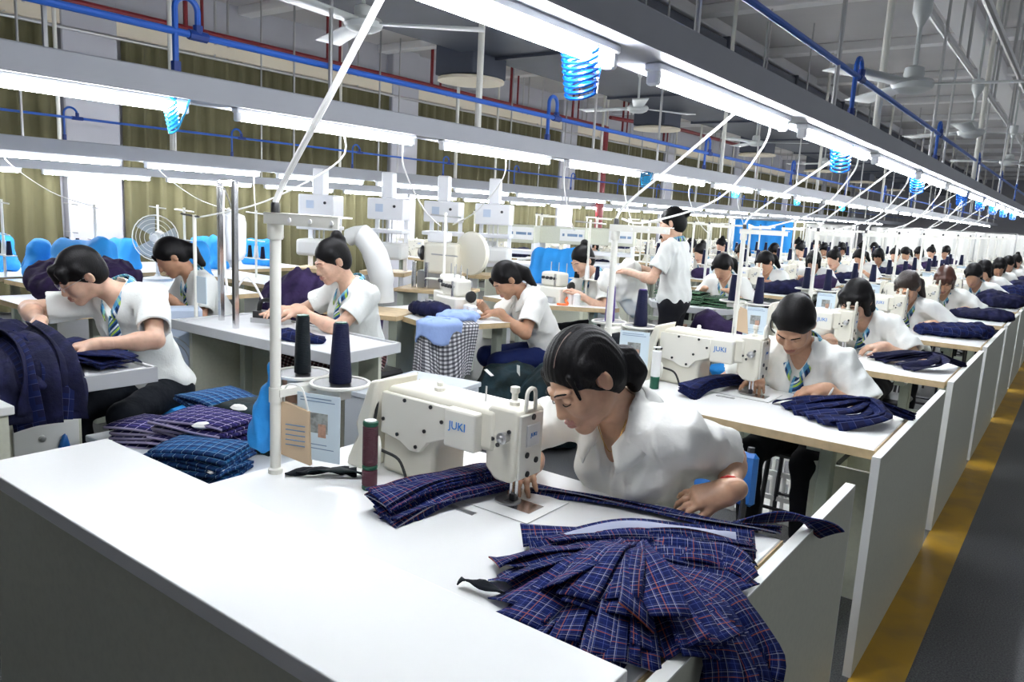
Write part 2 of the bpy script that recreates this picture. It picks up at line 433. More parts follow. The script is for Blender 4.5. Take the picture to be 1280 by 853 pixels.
# ------------------------------------------------------------------ air pipes with goosenecks
def air_pipe(X, z, ztop, loops, r, label, gh=.10):
    t = thing('air_pipe', label, 'pipe', (X, 0, 0))
    MB().cyl((0, -3, z), (0, 40, z), r, n=10).build('pipe', BLUEPIPE, t)
    a = MB(); pts = []
    for i in range(13):
        th = math.pi*i/12; pts.append((0, .055*math.cos(th), z+gh+.055*math.sin(th)))
    a.tube([(0, .055, z+.005)]+pts+[(0, -.055, z-.02), (0, -.055, ztop)], r*.85, 8)
    ame = a.mesh('gooseneck', BLUEPIPE)
    fms = [MB().cyl(a_, b_, r*k_, n=8).mesh('fitting', BLUEFIT) for a_, b_, k_ in (((0, -.055, ztop), (0, -.055, ztop+.05), 1.35), ((0, .055, z+.01), (0, .055, z+.045), 1.35), ((0, .01, z), (0, .10, z), 1.45))]
    for y in loops:
        g = link('gooseneck', ame, t, (0, y, 0)); [link('fitting', fm_, g) for fm_ in fms]
    return t
air_pipe(-1.05, 2.275, 2.065, [-.2+2.62*k-.8 for k in range(12)], .0135, 'blue air pipe with goosenecks above the lights of the partitioned row', .035)
air_pipe(-3.40, 2.235, 2.055, [2.0+2.97*k for k in range(10)], .0165, 'thick blue air pipe with goosenecks above the ironing table row lights')
air_pipe(-7.10, 2.11, 1.915, [3.1+1.6*k for k in range(12)], .011, 'thin blue air pipe above the tables of covered machines', .03)

# ------------------------------------------------------------------ coiled hoses
def coil(X, Y, z, label, m, turns=7, rad=.042, drop=.11, grp='coiled blue air hoses'):
    t = thing('coil_hose', label, 'hose', (X, Y, z), 0, grp)
    pts = []
    for i in range(turns*14+1):
        a = 2*math.pi*i/14; u = i/(turns*14)
        rr = rad*(1.0-.15*u)
        pts.append((rr*math.cos(a), rr*.8*math.sin(a)+.02*u, -.02-drop*u+.022*math.sin(a)))
    MB().tube(pts, .0052, 6).build('coil', m, t)
    MB().tube(catmull([(0, 0, .0), (.02, .01, -.01), (rad, 0, -.02)], 4), .005, 6).build('connector', m, t)
    MB().tube(catmull([pts[-1], (.03, .06, -.05), (.03, .08, .0)], 6), .005, 6).build('hose_tail', m, t)
    return t
coil(-1.13, 1.76, 1.97, 'deep blue coiled air hose hanging between the two tube lights over the white counter', COIL, 8, .05, .115)
coil(-3.38, 1.90, 1.943, 'pale cyan coiled air hose hanging over the table of dark fabric', COIL2, 7, .03, .12)
for i, y in enumerate((4.4, 6.7, 9.3, 11.0, 12.6, 14.2, 16)):
    coil(-1.13, y, 1.97, 'deep blue coiled air hose hanging under the lights of the partitioned row', COIL, 6, .055, .12, 'blue coils along the partitioned row')
for i, y in enumerate((6.3, 8.6, 11, 13.5)):
    coil(-3.42, y+.3, 1.943, 'blue coiled air hose hanging under the ironing row lights', COIL2, 6, .05, .10, 'blue coils along the ironing row')

# ------------------------------------------------------------------ ceiling fans
def fan(p, label, rz):
    t = thing('ceiling_fan', label, 'fan', p, rz, 'ceiling fans')
    MB().lathe([(.012, .10), (.05, .085), (.055, .05), (.05, .03), (.10, .02), (.115, .0), (.10, -.03), (.06, -.05), (.01, -.055)], n=20).build('motor', FANW, t)
    MB().cyl((0, 0, .08), (0, 0, CZ-p[2]), .012, n=8).build('down_rod', FANW, t)
    MB().lathe([(.012, .30), (.05, .38), (.05, .46), (.01, .46)], n=12).build('canopy', FANW, t)
    b = MB(); b.grid(lambda u, v: (.10+.58*u, (v-.5)*(.11+.05*u), .012*(v-.5)), 6, 2); 
    bm = b.mesh('blade', FANW, 180)
    for k in range(3):
        o = link('blade', bm, t, None, k*2.0944)
        md = o.modifiers.new('thick', 'SOLIDIFY'); md.thickness = .006
    return t
fan((-3.44, 3.09, 2.52), 'grey-white ceiling fan hanging just above the ironing row lights', R(37))
fan((-3.98, 7.39, 2.65), 'ceiling fan hanging in front of the second duct outlet', R(60))
fan((-.92, 4.91, 2.34), 'ceiling fan hanging above the blue air pipe over the partitioned row', R(8))
fan((-1.01, 8.28, 2.45), 'second ceiling fan along the partitioned row', R(30))
fan((-3.86, 10.63, 2.62), 'third ceiling fan along the duct', R(15))
fan((-1.0, 12.2, 2.5), 'third ceiling fan along the partitioned row', R(75))
fan((-3.9, 14.2, 2.62), 'fourth ceiling fan along the duct', R(50))

# ------------------------------------------------------------------ ventilation duct with round outlets
t = thing('air_duct', 'large blue-grey rectangular ventilation duct under the ceiling', 'duct')
MB().span((-5.8, -3, 3.2), (-4.1, 40, 3.85), r=.02).build('duct', DUCT, t, 0)
for k in range(14):
    y = 1.2+2.9*k
    MB().span((-5.83, y-.02, 3.17), (-4.07, y+.02, 3.88)).build('flange', DUCT, t, 0)
for k in range(7):
    y = 2.2+4.7*k
    MB().span((-6.15, y-.3, 2.98), (-5.6, y+.3, 3.35), r=.01).build('drop_box', DUCT, t, 0)
    MB().lathe([(.30, .0), (.38, -.02), (.38, -.05), (.2, -.06), (.05, -.03), (.01, -.03)], (-5.87, y, 2.98), 20).build('round_outlet', BEIGE, t)
# ------------------------------------------------------------------ red sprinkler pipe
t = thing('sprinkler_pipe', 'dark red sprinkler pipe running along the curtain wall', 'pipe')
MB().cyl((-9.2, -3, 3.52), (-9.2, 15.6, 3.52), .035, n=8).build('pipe', REDPIPE, t)
MB().tube([(-9.2, 15.6, 3.52), (-9.2, 15.6, 0)], .09, 10).build('riser', REDPIPE, t)
MB().tube([(-9.2, 15.8, 3.75), (-8.6, 18.5, 3.75), (-8.6, 24, 3.75), (-8.6, 24, 2.6)], .045, 8).build('branch', REDPIPE, t)
for k in range(9):
    y = 1.0+2.2*k
    for dy, m, r in ((0, REDPIPE, .028), (.22, REDPIPE, .02)):
        MB().cyl((-9.2, y+dy, 3.5), (-9.2, y+dy, CZ), r, n=6).build('drop_pipe', m, t)
    for dy in (.4, .58):
        MB().cyl((-9.2, y+dy, 3.4), (-9.2, y+dy, CZ), .016, n=6).build('hanger_rod', STEEL, t)
# grey pipes on the ceiling over the aisle
t = thing('ceiling_conduit', 'pair of grey steel pipes crossing under the ceiling above the aisle fan', 'pipe')
for dx in (0, .35): MB().cyl((-1.1+dx, 2, 3.02), (-1.1+dx, 40, 3.02), .028, n=8).build('conduit', STEEL, t)
for k in range(12):
    for dx in (0, .35): MB().cyl((-1.1+dx, 3.3+2.4*k, 3.02), (-1.1+dx, 3.3+2.4*k, CZ), .014, n=6).build('hanger_rod', STEEL, t)
for k in range(9):
    t = thing('hanger_pole', 'slim grey steel pole hanging from the ceiling above the aisle', 'pole', (.35+.25*(k % 2), 5+1.9*k, 2.2), 0, 'hanging poles over the aisle')
    MB().cyl((0, 0, 0), (0, 0, CZ-2.2), .017, n=8).build('rod', STEEL, t); MB().lathe([(.03, 0), (.03, .03)], (0, 0, .8), 8).build('clamp', STEEL, t)
# ================================================================== FURNITURE
TZ = .78
def bevel(o, w=.006, seg=2):
    m = o.modifiers.new('bevel', 'BEVEL'); m.width = w; m.segments = seg; m.limit_method = 'ANGLE'; m.angle_limit = R(40); return o
# ------------------------------------------------------------------ white counter in front of the first station
t = thing('counter', 'white-topped counter with olive grey panels in front of the first sewing table', 'counter')
bevel(MB().span((-2.13, .675, .795), (-.475, .99, .83)).build('countertop', WHITE_TOP, t, 0), .003)
MB().span((-2.115, .69, 0), (-.485, .715, .795)).build('front_panel', PANEL, t, 0)
MB().span((-2.115, .715, 0), (-2.09, .975, .795)).build('side_panel', PANEL, t, 0)
MB().span((-.51, .715, 0), (-.485, .975, .795)).build('side_panel', PANEL, t, 0)
MB().span((-2.09, .95, 0), (-.51, .975, .74)).build('back_panel', PANEL, t, 0)

# ------------------------------------------------------------------ sewing table
FR = [1.0, 2.76]+[4.35+1.59*k for k in range(12)]
XL, XR = -1.74, -.485
def sewing_table(F, i, x0=XL, x1=XR, depth=.76, label=None, edge=WOOD_EDGE, legs=True):
    t = thing('sewing_table', label or 'white-topped sewing table with beech edge, %s station behind the white counter' % ORD[i], 'table', (0, F, 0), 0)
    MB().span((x0, 0, TZ-.028), (x1, depth, TZ), r=.003).build('tabletop', WHITE_TOP, t, 0)
    MB().span((x0-.002, -.003, TZ-.034), (x1+.003, .0, TZ-.002)).build('front_edge', edge, t, 0)
    MB().span((x1, 0, TZ-.034), (x1+.004, depth, TZ-.002)).build('side_edge', edge, t, 0)
    for x in (x0+.12, x1-.22):
        g = MB().span((x-.025, .30, 0), (x+.025, .37, TZ-.03), r=.004).build('leg', STEEL_G, t, 0)
        MB().span((x-.03, .08, 0), (x+.03, .68, .04), r=.006).build('foot', STEEL_G, g, 0)
        MB().span((x-.025, .1, TZ-.075), (x+.025, .66, TZ-.03)).build('bracket', STEEL_G, g, 0)
    MB().span((x0+.14, .36, .16), (x1-.24, .39, .2)).build('crossbar', STEEL_G, t, 0)
    mm = MB().lathe([(.02, -.12), (.075, -.11), (.075, .05), (.05, .1), (.02, .11)], (x0+.42, .33, .58), 14, M=Matrix.Rotation(R(90), 3, 'Y'))
    mm.build('motor', DARKM, t)
    return t
tables = [sewing_table(F, i, depth=.78 if i == 0 else .74) for i, F in enumerate(FR)]
def partition(i, F, y0, y1):
    t = thing('partition_panel', 'pale olive side panel closing the aisle end of the %s sewing table' % ORD[i], 'panel', (-.455, F, 0))
    MB().span((-.013, y0, 0), (.013, y1, .783)).build('board', PANEL, t, 0)
    MB().span((-.0135, y0-.002, .783), (.0135, y1+.002, .787)).build('top_edge', PANEL_EDGE, t, 0)
    for y in (y0, y1): MB().span((-.0135, y-.002, 0), (.0135, y+.002, .783)).build('end_edge', PANEL_EDGE, t, 0)
for i, F in enumerate(FR):
    partition(i, F, -.01 if i == 0 else -.11 if i == 1 else -.02, 1.31 if i < 2 else 1.36)

# ------------------------------------------------------------------ lockstitch sewing machine, seen from behind
JUKI = text_mesh('JUKI', .030); JUKI.materials.append(LOGO)
JUKI_S = text_mesh('JUKI', .014); JUKI_S.materials.append(LOGO)
def machine():
    t = thing('sewing_machine', '', 'sewing machine')
    b = MB().span((-.26, -.085, 0), (.11, .10, .003), r=.001).build('bed', WHITE_TOP, t, 0)
    for a_, b_ in (((-.26, -.0857, .0022), (.11, -.0846, .0032)), ((.1096, -.085, .0022), (.1106, .10, .0032))): MB().span(a_, b_).build('bed_seam', STEEL, b, 0)
    MB().span((-.01, -.035, .003), (.08, .03, .0042)).build('slide_plate', CHROME, t, 0)
    MB().lathe([(.034, 0), (.034, .004), (.03, .005)], (-.012, 0, .003), 20).build('throat_plate', STEEL, t)
    MB().span((-.10, -.135, .0), (-.02, -.118, .003), r=.001).build('knee_slot', STEEL, t, 0)
    # body: pillar and arm in one casting
    poly = [(-.415, 0), (-.415, .22), (-.395, .25), (-.02, .25), (-.02, .14), (-.17, .135), (-.20, .128), (-.215, .105), (-.218, 0)]
    m = Matrix(((1, 0, 0), (0, 0, 1), (0, 1, 0)))
    body = MB().prism(poly, -.06, .06, M=m).build('arm', CREAM, t, 35); bevel(body, .014, 3)
    poly2 = [(-.412, .115), (-.412, .232), (-.17, .232), (-.17, .145), (-.235, .12), (-.262, .088), (-.30, .085), (-.34, .105)]
    bevel(MB().prism(poly2, -.072, -.055, M=m).build('cover_plate', CREAM2, t, 35), .003, 1)
    bolt = MB().lathe([(.0055, -.0755), (.0055, -.07)], n=8, M=m).mesh('bolt', BLACK)
    for x, z in ((-.40, .155), (-.32, .222), (-.225, .222), (-.185, .19), (-.245, .152), (-.275, .102), (-.345, .122)): link('bolt', bolt, t, (x, 0, z))
    mc = bevel(MB().span((-.165, -.088, .135), (-.062, -.05, .237)).build('motor_cover', CREAM2, t, 0), .006, 2)
    j = link('lettering', JUKI, mc); j.matrix_local = Matrix.Translation((-.118, -.0895, .195)) @ Matrix.Rotation(R(90), 4, 'X')
    hd = MB().prism([(-.052, .10), (-.052, .252), (-.04, .262), (.036, .262), (.048, .25), (.048, .10), (.03, .072), (-.02, .072)], -.055, .05, M=m).build('head', CREAM, t, 35); bevel(hd, .009, 3)
    MB().span((.046, -.052, .085), (.053, .045, .25), r=.003).build('face_plate', CREAM2, t, 0)
    MB().span((.051, -.026, .165), (.0555, .03, .222), r=.002).build('badge', PAPERW, t, 0)
    j = link('lettering', JUKI_S, t); j.matrix_local = Matrix.Translation((.056, .002, .195)) @ Matrix.Rotation(R(90), 4, 'Z') @ Matrix.Rotation(R(90), 4, 'X')
    for x, z in ((-.005, .185), (-.012, .165), (-.028, .178), (.022, .205)): link('bolt', bolt, t, (x, .0165, z))
    bx = MB().lathe([(.008, .0), (.008, .003)], n=10, M=Matrix.Rotation(R(90), 3, 'Y')).mesh('bolt', BLACK)
    for y, z in ((-.02, .145), (.02, .125), (-.015, .095), (.0, .24)): link('bolt', bx, t, (.0525, y, z))
    MB().span((-.058, -.02, .165), (-.05, .02, .215)).build('lever', BLACK, t, 0)
    MB().lathe([(.013, 0), (.015, .02), (.008, .022), (.008, .03), (.003, .032)], (.012, -.055, .19), 12, M=Matrix.Rotation(R(90), 3, 'X')).build('tension_dial', STEEL, t)
    MB().lathe([(.014, .258), (.014, .27), (.008, .275), (.008, .29), (.012, .295), (.012, .308), (.004, .31)], (.0, -.01, 0), 10).build('thread_post', CREAM2, t)
    pts = [(.044, -.022, .255)]+[(.044, .014*math.sin(R(a_))*1.3-.002, .295+.016*math.cos(R(a_))) for a_ in range(-90, 91, 20)]+[(.044, .018, .255)]
    MB().tube(pts, .0055, 6).build('thread_guard', CREAM2, t)
    MB().lathe([(.016, .25), (.016, .258), (.009, .262), (.009, .272), (.005, .276)], (-.26, 0, 0), 10).build('oil_cap', CREAM2, t)
    MB().cyl((-.10, .0, .25), (-.10, .0, .29), .0025, n=6).build('thread_pin', STEEL, t)
    MB().cyl((-.005, 0, .012), (-.005, 0, .075), .0045, n=8).cyl((-.005, 0, .003), (-.005, 0, .02), .0012, n=5).build('needle_bar', CHROME, t)
    MB().cyl((.008, .006, .02), (.008, .006, .08), .005, n=8).build('presser_bar', CHROME, t)
    f = MB().span((-.014, -.02, .004), (.012, .02, .008), r=.001); f.span((-.006, -.006, .006), (.012, .012, .026), r=.002); f.build('presser_foot', DARKM, t, 0)
    # belt guard on the pillar end and cable
    bg = MB().prism([(-.43, .26), (-.40, .268), (-.412, .20), (-.43, .13), (-.45, 0), (-.52, 0), (-.515, .025), (-.475, .10), (-.485, .13)], -.10, .06, M=m).build('belt_guard', CREAM, t, 35); bevel(bg, .008, 2)
    MB().tube(catmull([(-.418, -.075, .235), (-.415, -.085, .18), (-.42, -.09, .12), (-.39, -.10, .08), (-.32, -.09, .06), (-.29, -.085, .0)], 6), .0045, 6).build('cable', CABLE_B, t)
    MB().tube(catmull([(-.412, -.08, .10), (-.375, -.11, .085), (-.38, -.11, .03), (-.42, -.10, .01)], 6), .006, 6).build('hose', POLE_W, t)
    hw = MB().lathe([(.03, 0), (.055, .004), (.058, .02), (.05, .03), (.02, .034)], (-.45, .0, .19), 16, M=Matrix.Rotation(R(-90), 3, 'Y')); hw.build('handwheel', BLACK, t)
    return t
machine0 = machine()
KIDS_M = None
def put_machine(i, loc, label, group=None, rz=0, first=[True]):
    if first[0]: m = machine0; first[0] = False
    else: m = copy_tree(machine0)
    m.location = loc; m.rotation_euler = (0, 0, rz); m['label'] = label
    if group: m['group'] = group
    return m
for i, F in enumerate(FR):
    put_machine(i, (-1.09, F+(.51 if i == 0 else .48), TZ), 'cream lockstitch sewing machine with blue lettering on the %s table behind the white counter' % ORD[i])

# ------------------------------------------------------------------ thread stand: pole, top arm, two cone plates
def thread_stand():
    t = thing('thread_stand', '', 'thread stand')
    MB().tube([(0, 0, 0), (0, 0, .70)], .0145, 12).build('pole', POLE_W, t)
    MB().lathe([(.02, 0), (.02, .012), (.0155, .016)], n=12).build('pole_foot', POLE_W, t)
    MB().lathe([(.0175, .20), (.0175, .24)], n=12).build('collar', POLE_W, t)
    MB().lathe([(.019, .635), (.021, .64), (.021, .70), (.019, .703)], n=12).build('pole_cap', POLE_W, t)
    MB().lathe([(.012, .70), (.012, .725), (.01, .73)], n=10).build('cap_plug', BLACK, t)
    a = MB().span((-.02, -.022, .70), (.27, .022, .704)); a.span((-.02, -.022, .675), (.27, -.018, .704)); ar = a.build('top_arm', POLE_W, t, 0)
    for x in (.09, .17, .25): MB().lathe([(.006, 0), (.006, .003)], (x, -.023, .688), 8, M=Matrix.Rotation(R(90), 3, 'X')).build('eyelet', THREADW, ar)
    br = MB().span((-.02, -.0, .215), (.02, .13, .235)); br.span((-.11, .12, .205), (.12, .16, .232)); br.build('bracket', POLE_W, t, 0)
    pl = MB().lathe([(.075, .238), (.078, .243), (.02, .243), (.01, .25)], n=28).mesh('cone_plate', DARKM)
    rim = MB().tube([(.08*math.cos(2*math.pi*k/28), .08*math.sin(2*math.pi*k/28), .242) for k in range(28)], .0055, 6, closed=True).mesh('plate_rim', POLE_W)
    for x in (-.085, .08):
        p = link('cone_plate', pl, t, (x, .155, 0)); link('plate_rim', rim, p)
        MB().cyl((x, .155, .2), (x, .155, .3), .005, n=6).build('cone_pin', STEEL, t)
    return t
stand0 = thread_stand()
cone_n = MB().lathe([(.012, 0), (.031, .003), (.0315, .02), (.021, .165), (.019, .168), (.008, .17)], n=18).mesh('thread_body', THREADN)
cone_k = MB().lathe([(.012, 0), (.024, .003), (.024, .02), (.019, .165), (.017, .168), (.008, .17)], n=18).mesh('thread_body', THREADK)
tip = MB().lathe([(.02, .165), (.019, .172), (.008, .173)], n=14)
def cone(loc, label, me, tipm=None, group='thread cones on the stands'):
    t = thing('thread_cone', label, 'thread cone', loc, 0, group)
    link('thread_body', me, t); MB().lathe([(.015, .160), (.0175, .171), (.007, .172)], n=14).build('cone_tip', tipm or THREADG, t); return t
POST_ME = None
def poster(loc, rz, label, w=.135, h=.185):
    t = thing('instruction_card', label, 'card', loc, rz, 'instruction cards on the stands')
    MB().span((-w/2, -.001, 0), (w/2, .001, h), r=.0005).build('sheet', PAPER, t, 0)
    MB().span((-w*.22, -.0016, h*.42), (w*.22, -.001, h*.72)).build('photo', PHOTOB, t, 0)
    MB().span((-.0, -.002, h*.36), (w*.18, -.0014, h*.56)).build('photo', PHOTOS, t, 0)
    for k, (a, b) in enumerate(((-.42, .3), (-.42, .38), (-.42, .2), (-.42, .36))):
        z = h*(.93-.045*k) if k < 2 else h*(.30-.06*(k-1))
        MB().span((a*w, -.0016, z), (b*w, -.001, z+.0022)).build('text_line', INK, t, 0)
    return t
for i, F in enumerate(FR):
    dy = .23 if i == 0 else .26
    s = stand0 if i == 0 else copy_tree(stand0)
    s.location = (-1.69, F+dy, TZ); s['label'] = 'cream thread stand with a top arm at the %s table behind the white counter' % ORD[i]
    if i < 9:
        for x, me, nm in ((-.085, cone_k if i < 1 else cone_n, 'black-green' if i == 0 else 'purple' if i == 1 else 'navy'), (.08, cone_n, 'navy')):
            mm = me
            if i == 1 and x < 0:
                mm = cone_k.copy(); mm.materials[0] = THREADP
            cone((-1.69+x, F+dy+.155, TZ+.243), '%s thread cone on the %s plate of the stand at the %s station' % (nm, 'wall-side' if x < 0 else 'machine-side', ORD[i]), mm, THREADG if i == 0 else THREADP if i == 1 else THREADW)
        poster((-1.585, F+dy+.06, TZ+.045), R(17), 'pale blue instruction card clipped to the stand of the %s sewing table' % ORD[i])
# standing tube spools on the tabletops
def spool(loc, label, bands, r=.02, h=.185):
    t = thing('thread_spool', label, 'thread spool', loc)
    for m, a, b in bands:
        MB().lathe([(r*.9, a), (r, a+.002), (r, b-.002), (r*.9, b)], n=16).build('thread_band', m, t)
    MB().lathe([(r*.8, h-.002), (r*.8, h+.002), (r*.4, h+.002)], n=14).build('spool_cap', THREADW, t)
    return t
spool((-1.42, 1.325, TZ), 'tall maroon thread spool with green bands standing beside the near machine', [(THREADG, 0, .012), (THREADR, .012, .055), (THREADG, .055, .067), (THREADR, .067, .172), (THREADG, .172, .185)])
spool((-1.44, 3.02, TZ), 'white and dark green thread spool standing beside the machine on the second table', [(THREADG, 0, .055), (THREADW, .055, .17)])
# conduit from each stand up to the light trunking
for i, F in enumerate(FR[:9]):
    dy = .23 if i == 0 else .26; y = F+dy
    pts = catmull([(-1.69, y, TZ+.73), (-1.64, y+.0, TZ+.80), (-1.40, y-.05+.06*(i % 3), TZ+1.0), (-1.16, y-.10+.12*(i % 3), 1.985)], 6)
    tag(MB().tube(pts, .008 if i == 0 else .0065, 8).build('power_cable', CABLE_W), 'white power conduit rising from the %s station stand to the light trunking' % ORD[i], 'cable')
    if i in (1, 2, 3, 4, 5):
        pts = catmull([(-1.17, y+.35, 1.968), (-1.19, y+.35, 1.85), (-1.35, y+.30, 1.62), (-1.60, y+.12, 1.50), (-1.67, y+.01, TZ+.73)], 6)
        tag(MB().tube(pts, .005, 6).build('power_cable', CABLE_W), 'thin white cable drooping beside the %s station stand' % ORD[i], 'cable')
# ================================================================== PEOPLE
# signed-distance modelling: limbs are tapered capsules and ellipsoids blended into one surface
def cap(a, b, ra, rb, k=.02, op=1, m=0): return ('c', np.array(a, float), np.array(b, float), ra, rb, k, op, m)
def ell(c, r, Rm=None, k=.02, op=1, m=0): return ('e', np.array(c, float), np.array(r, float), np.eye(3) if Rm is None else np.array(Rm, float), 0, k, op, m)
def sdf_mesh(prims, h, disp=None):
    lo = np.full(3, 1e9); hi = -lo
    def bb(p):
        if p[0] == 'c':
            r = max(p[3], p[4]); return np.minimum(p[1], p[2])-r, np.maximum(p[1], p[2])+r
        r = max(p[2]); return p[1]-r, p[1]+r
    for p in prims:
        if p[6] > 0: a, b = bb(p); lo = np.minimum(lo, a); hi = np.maximum(hi, b)
    lo -= 4*h+.01; hi += 4*h+.01
    n = np.ceil((hi-lo)/h).astype(int)+1
    f = np.full(n, .3, np.float32); lab = np.zeros(n, np.int8)
    ax = [lo[i]+h*np.arange(n[i]) for i in range(3)]
    ndone = [False]
    def do_disp():
        if disp is None or ndone[0]: return
        ndone[0] = True
        I = np.nonzero(np.abs(f) < .025); P = np.stack([ax[i][I[i]] for i in range(3)], 1)
        f[I] += disp(P).astype(np.float32)
    prims = [p for p in prims if p[6] > 0]+[p for p in prims if p[6] < 0] if disp is not None else prims
    for p in prims:
        if p[6] < 0: do_disp()
        k = p[5]; a, b = bb(p); mg = k+3*h+.012
        i0 = np.maximum(((a-mg-lo)/h).astype(int), 0); i1 = np.minimum(((b+mg-lo)/h).astype(int)+2, n)
        if (i1 <= i0).any(): continue
        sl = tuple(slice(i0[i], i1[i]) for i in range(3))
        X = ax[0][sl[0]][:, None, None]; Y = ax[1][sl[1]][None, :, None]; Z = ax[2][sl[2]][None, None, :]
        if p[0] == 'c':
            A, B, ra, rb = p[1], p[2], p[3], p[4]; d = B-A; L2 = max(d@d, 1e-9)
            t = np.clip(((X-A[0])*d[0]+(Y-A[1])*d[1]+(Z-A[2])*d[2])/L2, 0, 1)
            D = np.sqrt((X-A[0]-t*d[0])**2+(Y-A[1]-t*d[1])**2+(Z-A[2]-t*d[2])**2)-(ra+t*(rb-ra))
        else:
            C, r, Rm = p[1], p[2], p[3]
            x, y, z = X-C[0], Y-C[1], Z-C[2]
            q = [Rm[0][i]*x+Rm[1][i]*y+Rm[2][i]*z for i in range(3)]
            k0 = np.sqrt(sum((q[i]/r[i])**2 for i in range(3))); k1 = np.sqrt(sum((q[i]/r[i]**2)**2 for i in range(3)))+1e-9
            D = k0*(k0-1)/k1
        g = f[sl]
        if p[6] > 0:
            lb = lab[sl]; lb[D < g] = p[7]
            hh = np.maximum(k-np.abs(g-D), 0)/max(k, 1e-6); f[sl] = np.minimum(g, D)-hh*hh*k*.25
        else:
            D = -D; hh = np.maximum(k-np.abs(g-D), 0)/max(k, 1e-6); f[sl] = np.maximum(g, D)+hh*hh*k*.25
    do_disp()
    # surface nets
    s = f < 0; c = np.zeros(tuple(n-1), np.int8)
    for dx in (0, 1):
        for dy in (0, 1):
            for dz in (0, 1): c += s[dx:n[0]-1+dx, dy:n[1]-1+dy, dz:n[2]-1+dz]
    I = np.nonzero((c > 0) & (c < 8)); m = len(I[0])
    idx = np.full(tuple(n-1), -1, np.int32); idx[I] = np.arange(m)
    acc = np.zeros((m, 3)); cnt = np.zeros(m)
    cor = [(x, y, z) for x in (0, 1) for y in (0, 1) for z in (0, 1)]
    vals = {q: f[I[0]+q[0], I[1]+q[1], I[2]+q[2]].astype(float) for q in cor}
    for q in cor:
        for a in range(3):
            if q[a] == 0:
                q2 = list(q); q2[a] = 1; q2 = tuple(q2); v0, v1 = vals[q], vals[q2]
                ms = (v0 < 0) != (v1 < 0); t = v0[ms]/(v0[ms]-v1[ms])
                for b in range(3): acc[ms, b] += q[b] if b != a else t
                cnt[ms] += 1
    pos = (np.stack(I, 1)+acc/cnt[:, None])*h+lo
    quads = []
    for a in range(3):
        b, d = (a+1) % 3, (a+2) % 3
        s0 = [slice(None)]*3; s1 = [slice(None)]*3; s0[a] = slice(0, n[a]-1); s1[a] = slice(1, n[a])
        S0, S1 = s[tuple(s0)], s[tuple(s1)]
        E = np.nonzero(S0 != S1); ok = (E[b] > 0) & (E[b] < n[b]-1) & (E[d] > 0) & (E[d] < n[d]-1)
        E = [e[ok] for e in E]; fl = S0[tuple(E)]
        def g(ob, od):
            q = [None]*3; q[a] = E[a]; q[b] = E[b]-ob; q[d] = E[d]-od; return idx[tuple(q)]
        Q = np.stack([g(1, 1), g(0, 1), g(0, 0), g(1, 0)], 1); Q[~fl] = Q[~fl][:, ::-1]; quads.append(Q)
    Q = np.concatenate(quads); Q = Q[(Q >= 0).all(1)]
    lb = lab[I]
    return pos, Q, lb[Q[:, 0]]
def np_mesh(name, chunks, mats, uv=False):
    vs = []; qs = []; ls = []; o = 0
    for v, q, l in chunks: vs.append(v); qs.append(q+o); ls.append(l); o += len(v)
    v = np.concatenate(vs); q = np.concatenate(qs); l = np.concatenate(ls)
    me = bpy.data.meshes.new(name); me.vertices.add(len(v)); me.vertices.foreach_set('co', v.astype(np.float32).ravel())
    me.loops.add(q.size); me.loops.foreach_set('vertex_index', q.astype(np.int32).ravel())
    me.polygons.add(len(q)); me.polygons.foreach_set('loop_start', np.arange(0, q.size, 4, dtype=np.int32))
    for m in mats: me.materials.append(m)
    me.polygons.foreach_set('material_index', l.astype(np.int32))
    if uv:
        l_ = me.uv_layers.new(name='UVMap'); p = v[q.ravel()]
        l_.data.foreach_set('uv', np.stack([p[:, 0]*.8+p[:, 1]*.6, p[:, 2]+.5*p[:, 1]], 1).astype(np.float32).ravel())
    me.update(calc_edges=True); me.validate(); me.shade_smooth()
    return me
def folds(seed, amp, fr=28.0, soft=.03):
    rs = np.random.RandomState(seed); K = rs.normal(size=(7, 3))*fr; K[:, 2] *= .7; ph = rs.uniform(0, 6.28, 7)
    def d(P):
        w = P+.02*np.sin(P[:, [1, 2, 0]]*22+ph[0])
        s = sum(np.sqrt(np.sin(w@K[i]+ph[i])**2+soft) for i in range(7))/7-.65
        return amp*s*2.8
    return d
def rot(yaw=0, pitch=0, roll=0):
    return np.array((Matrix.Rotation(R(yaw), 3, 'Z') @ Matrix.Rotation(R(pitch), 3, 'X') @ Matrix.Rotation(R(roll), 3, 'Y')))
def vn(a): a = np.array(a, float); return a/np.linalg.norm(a)

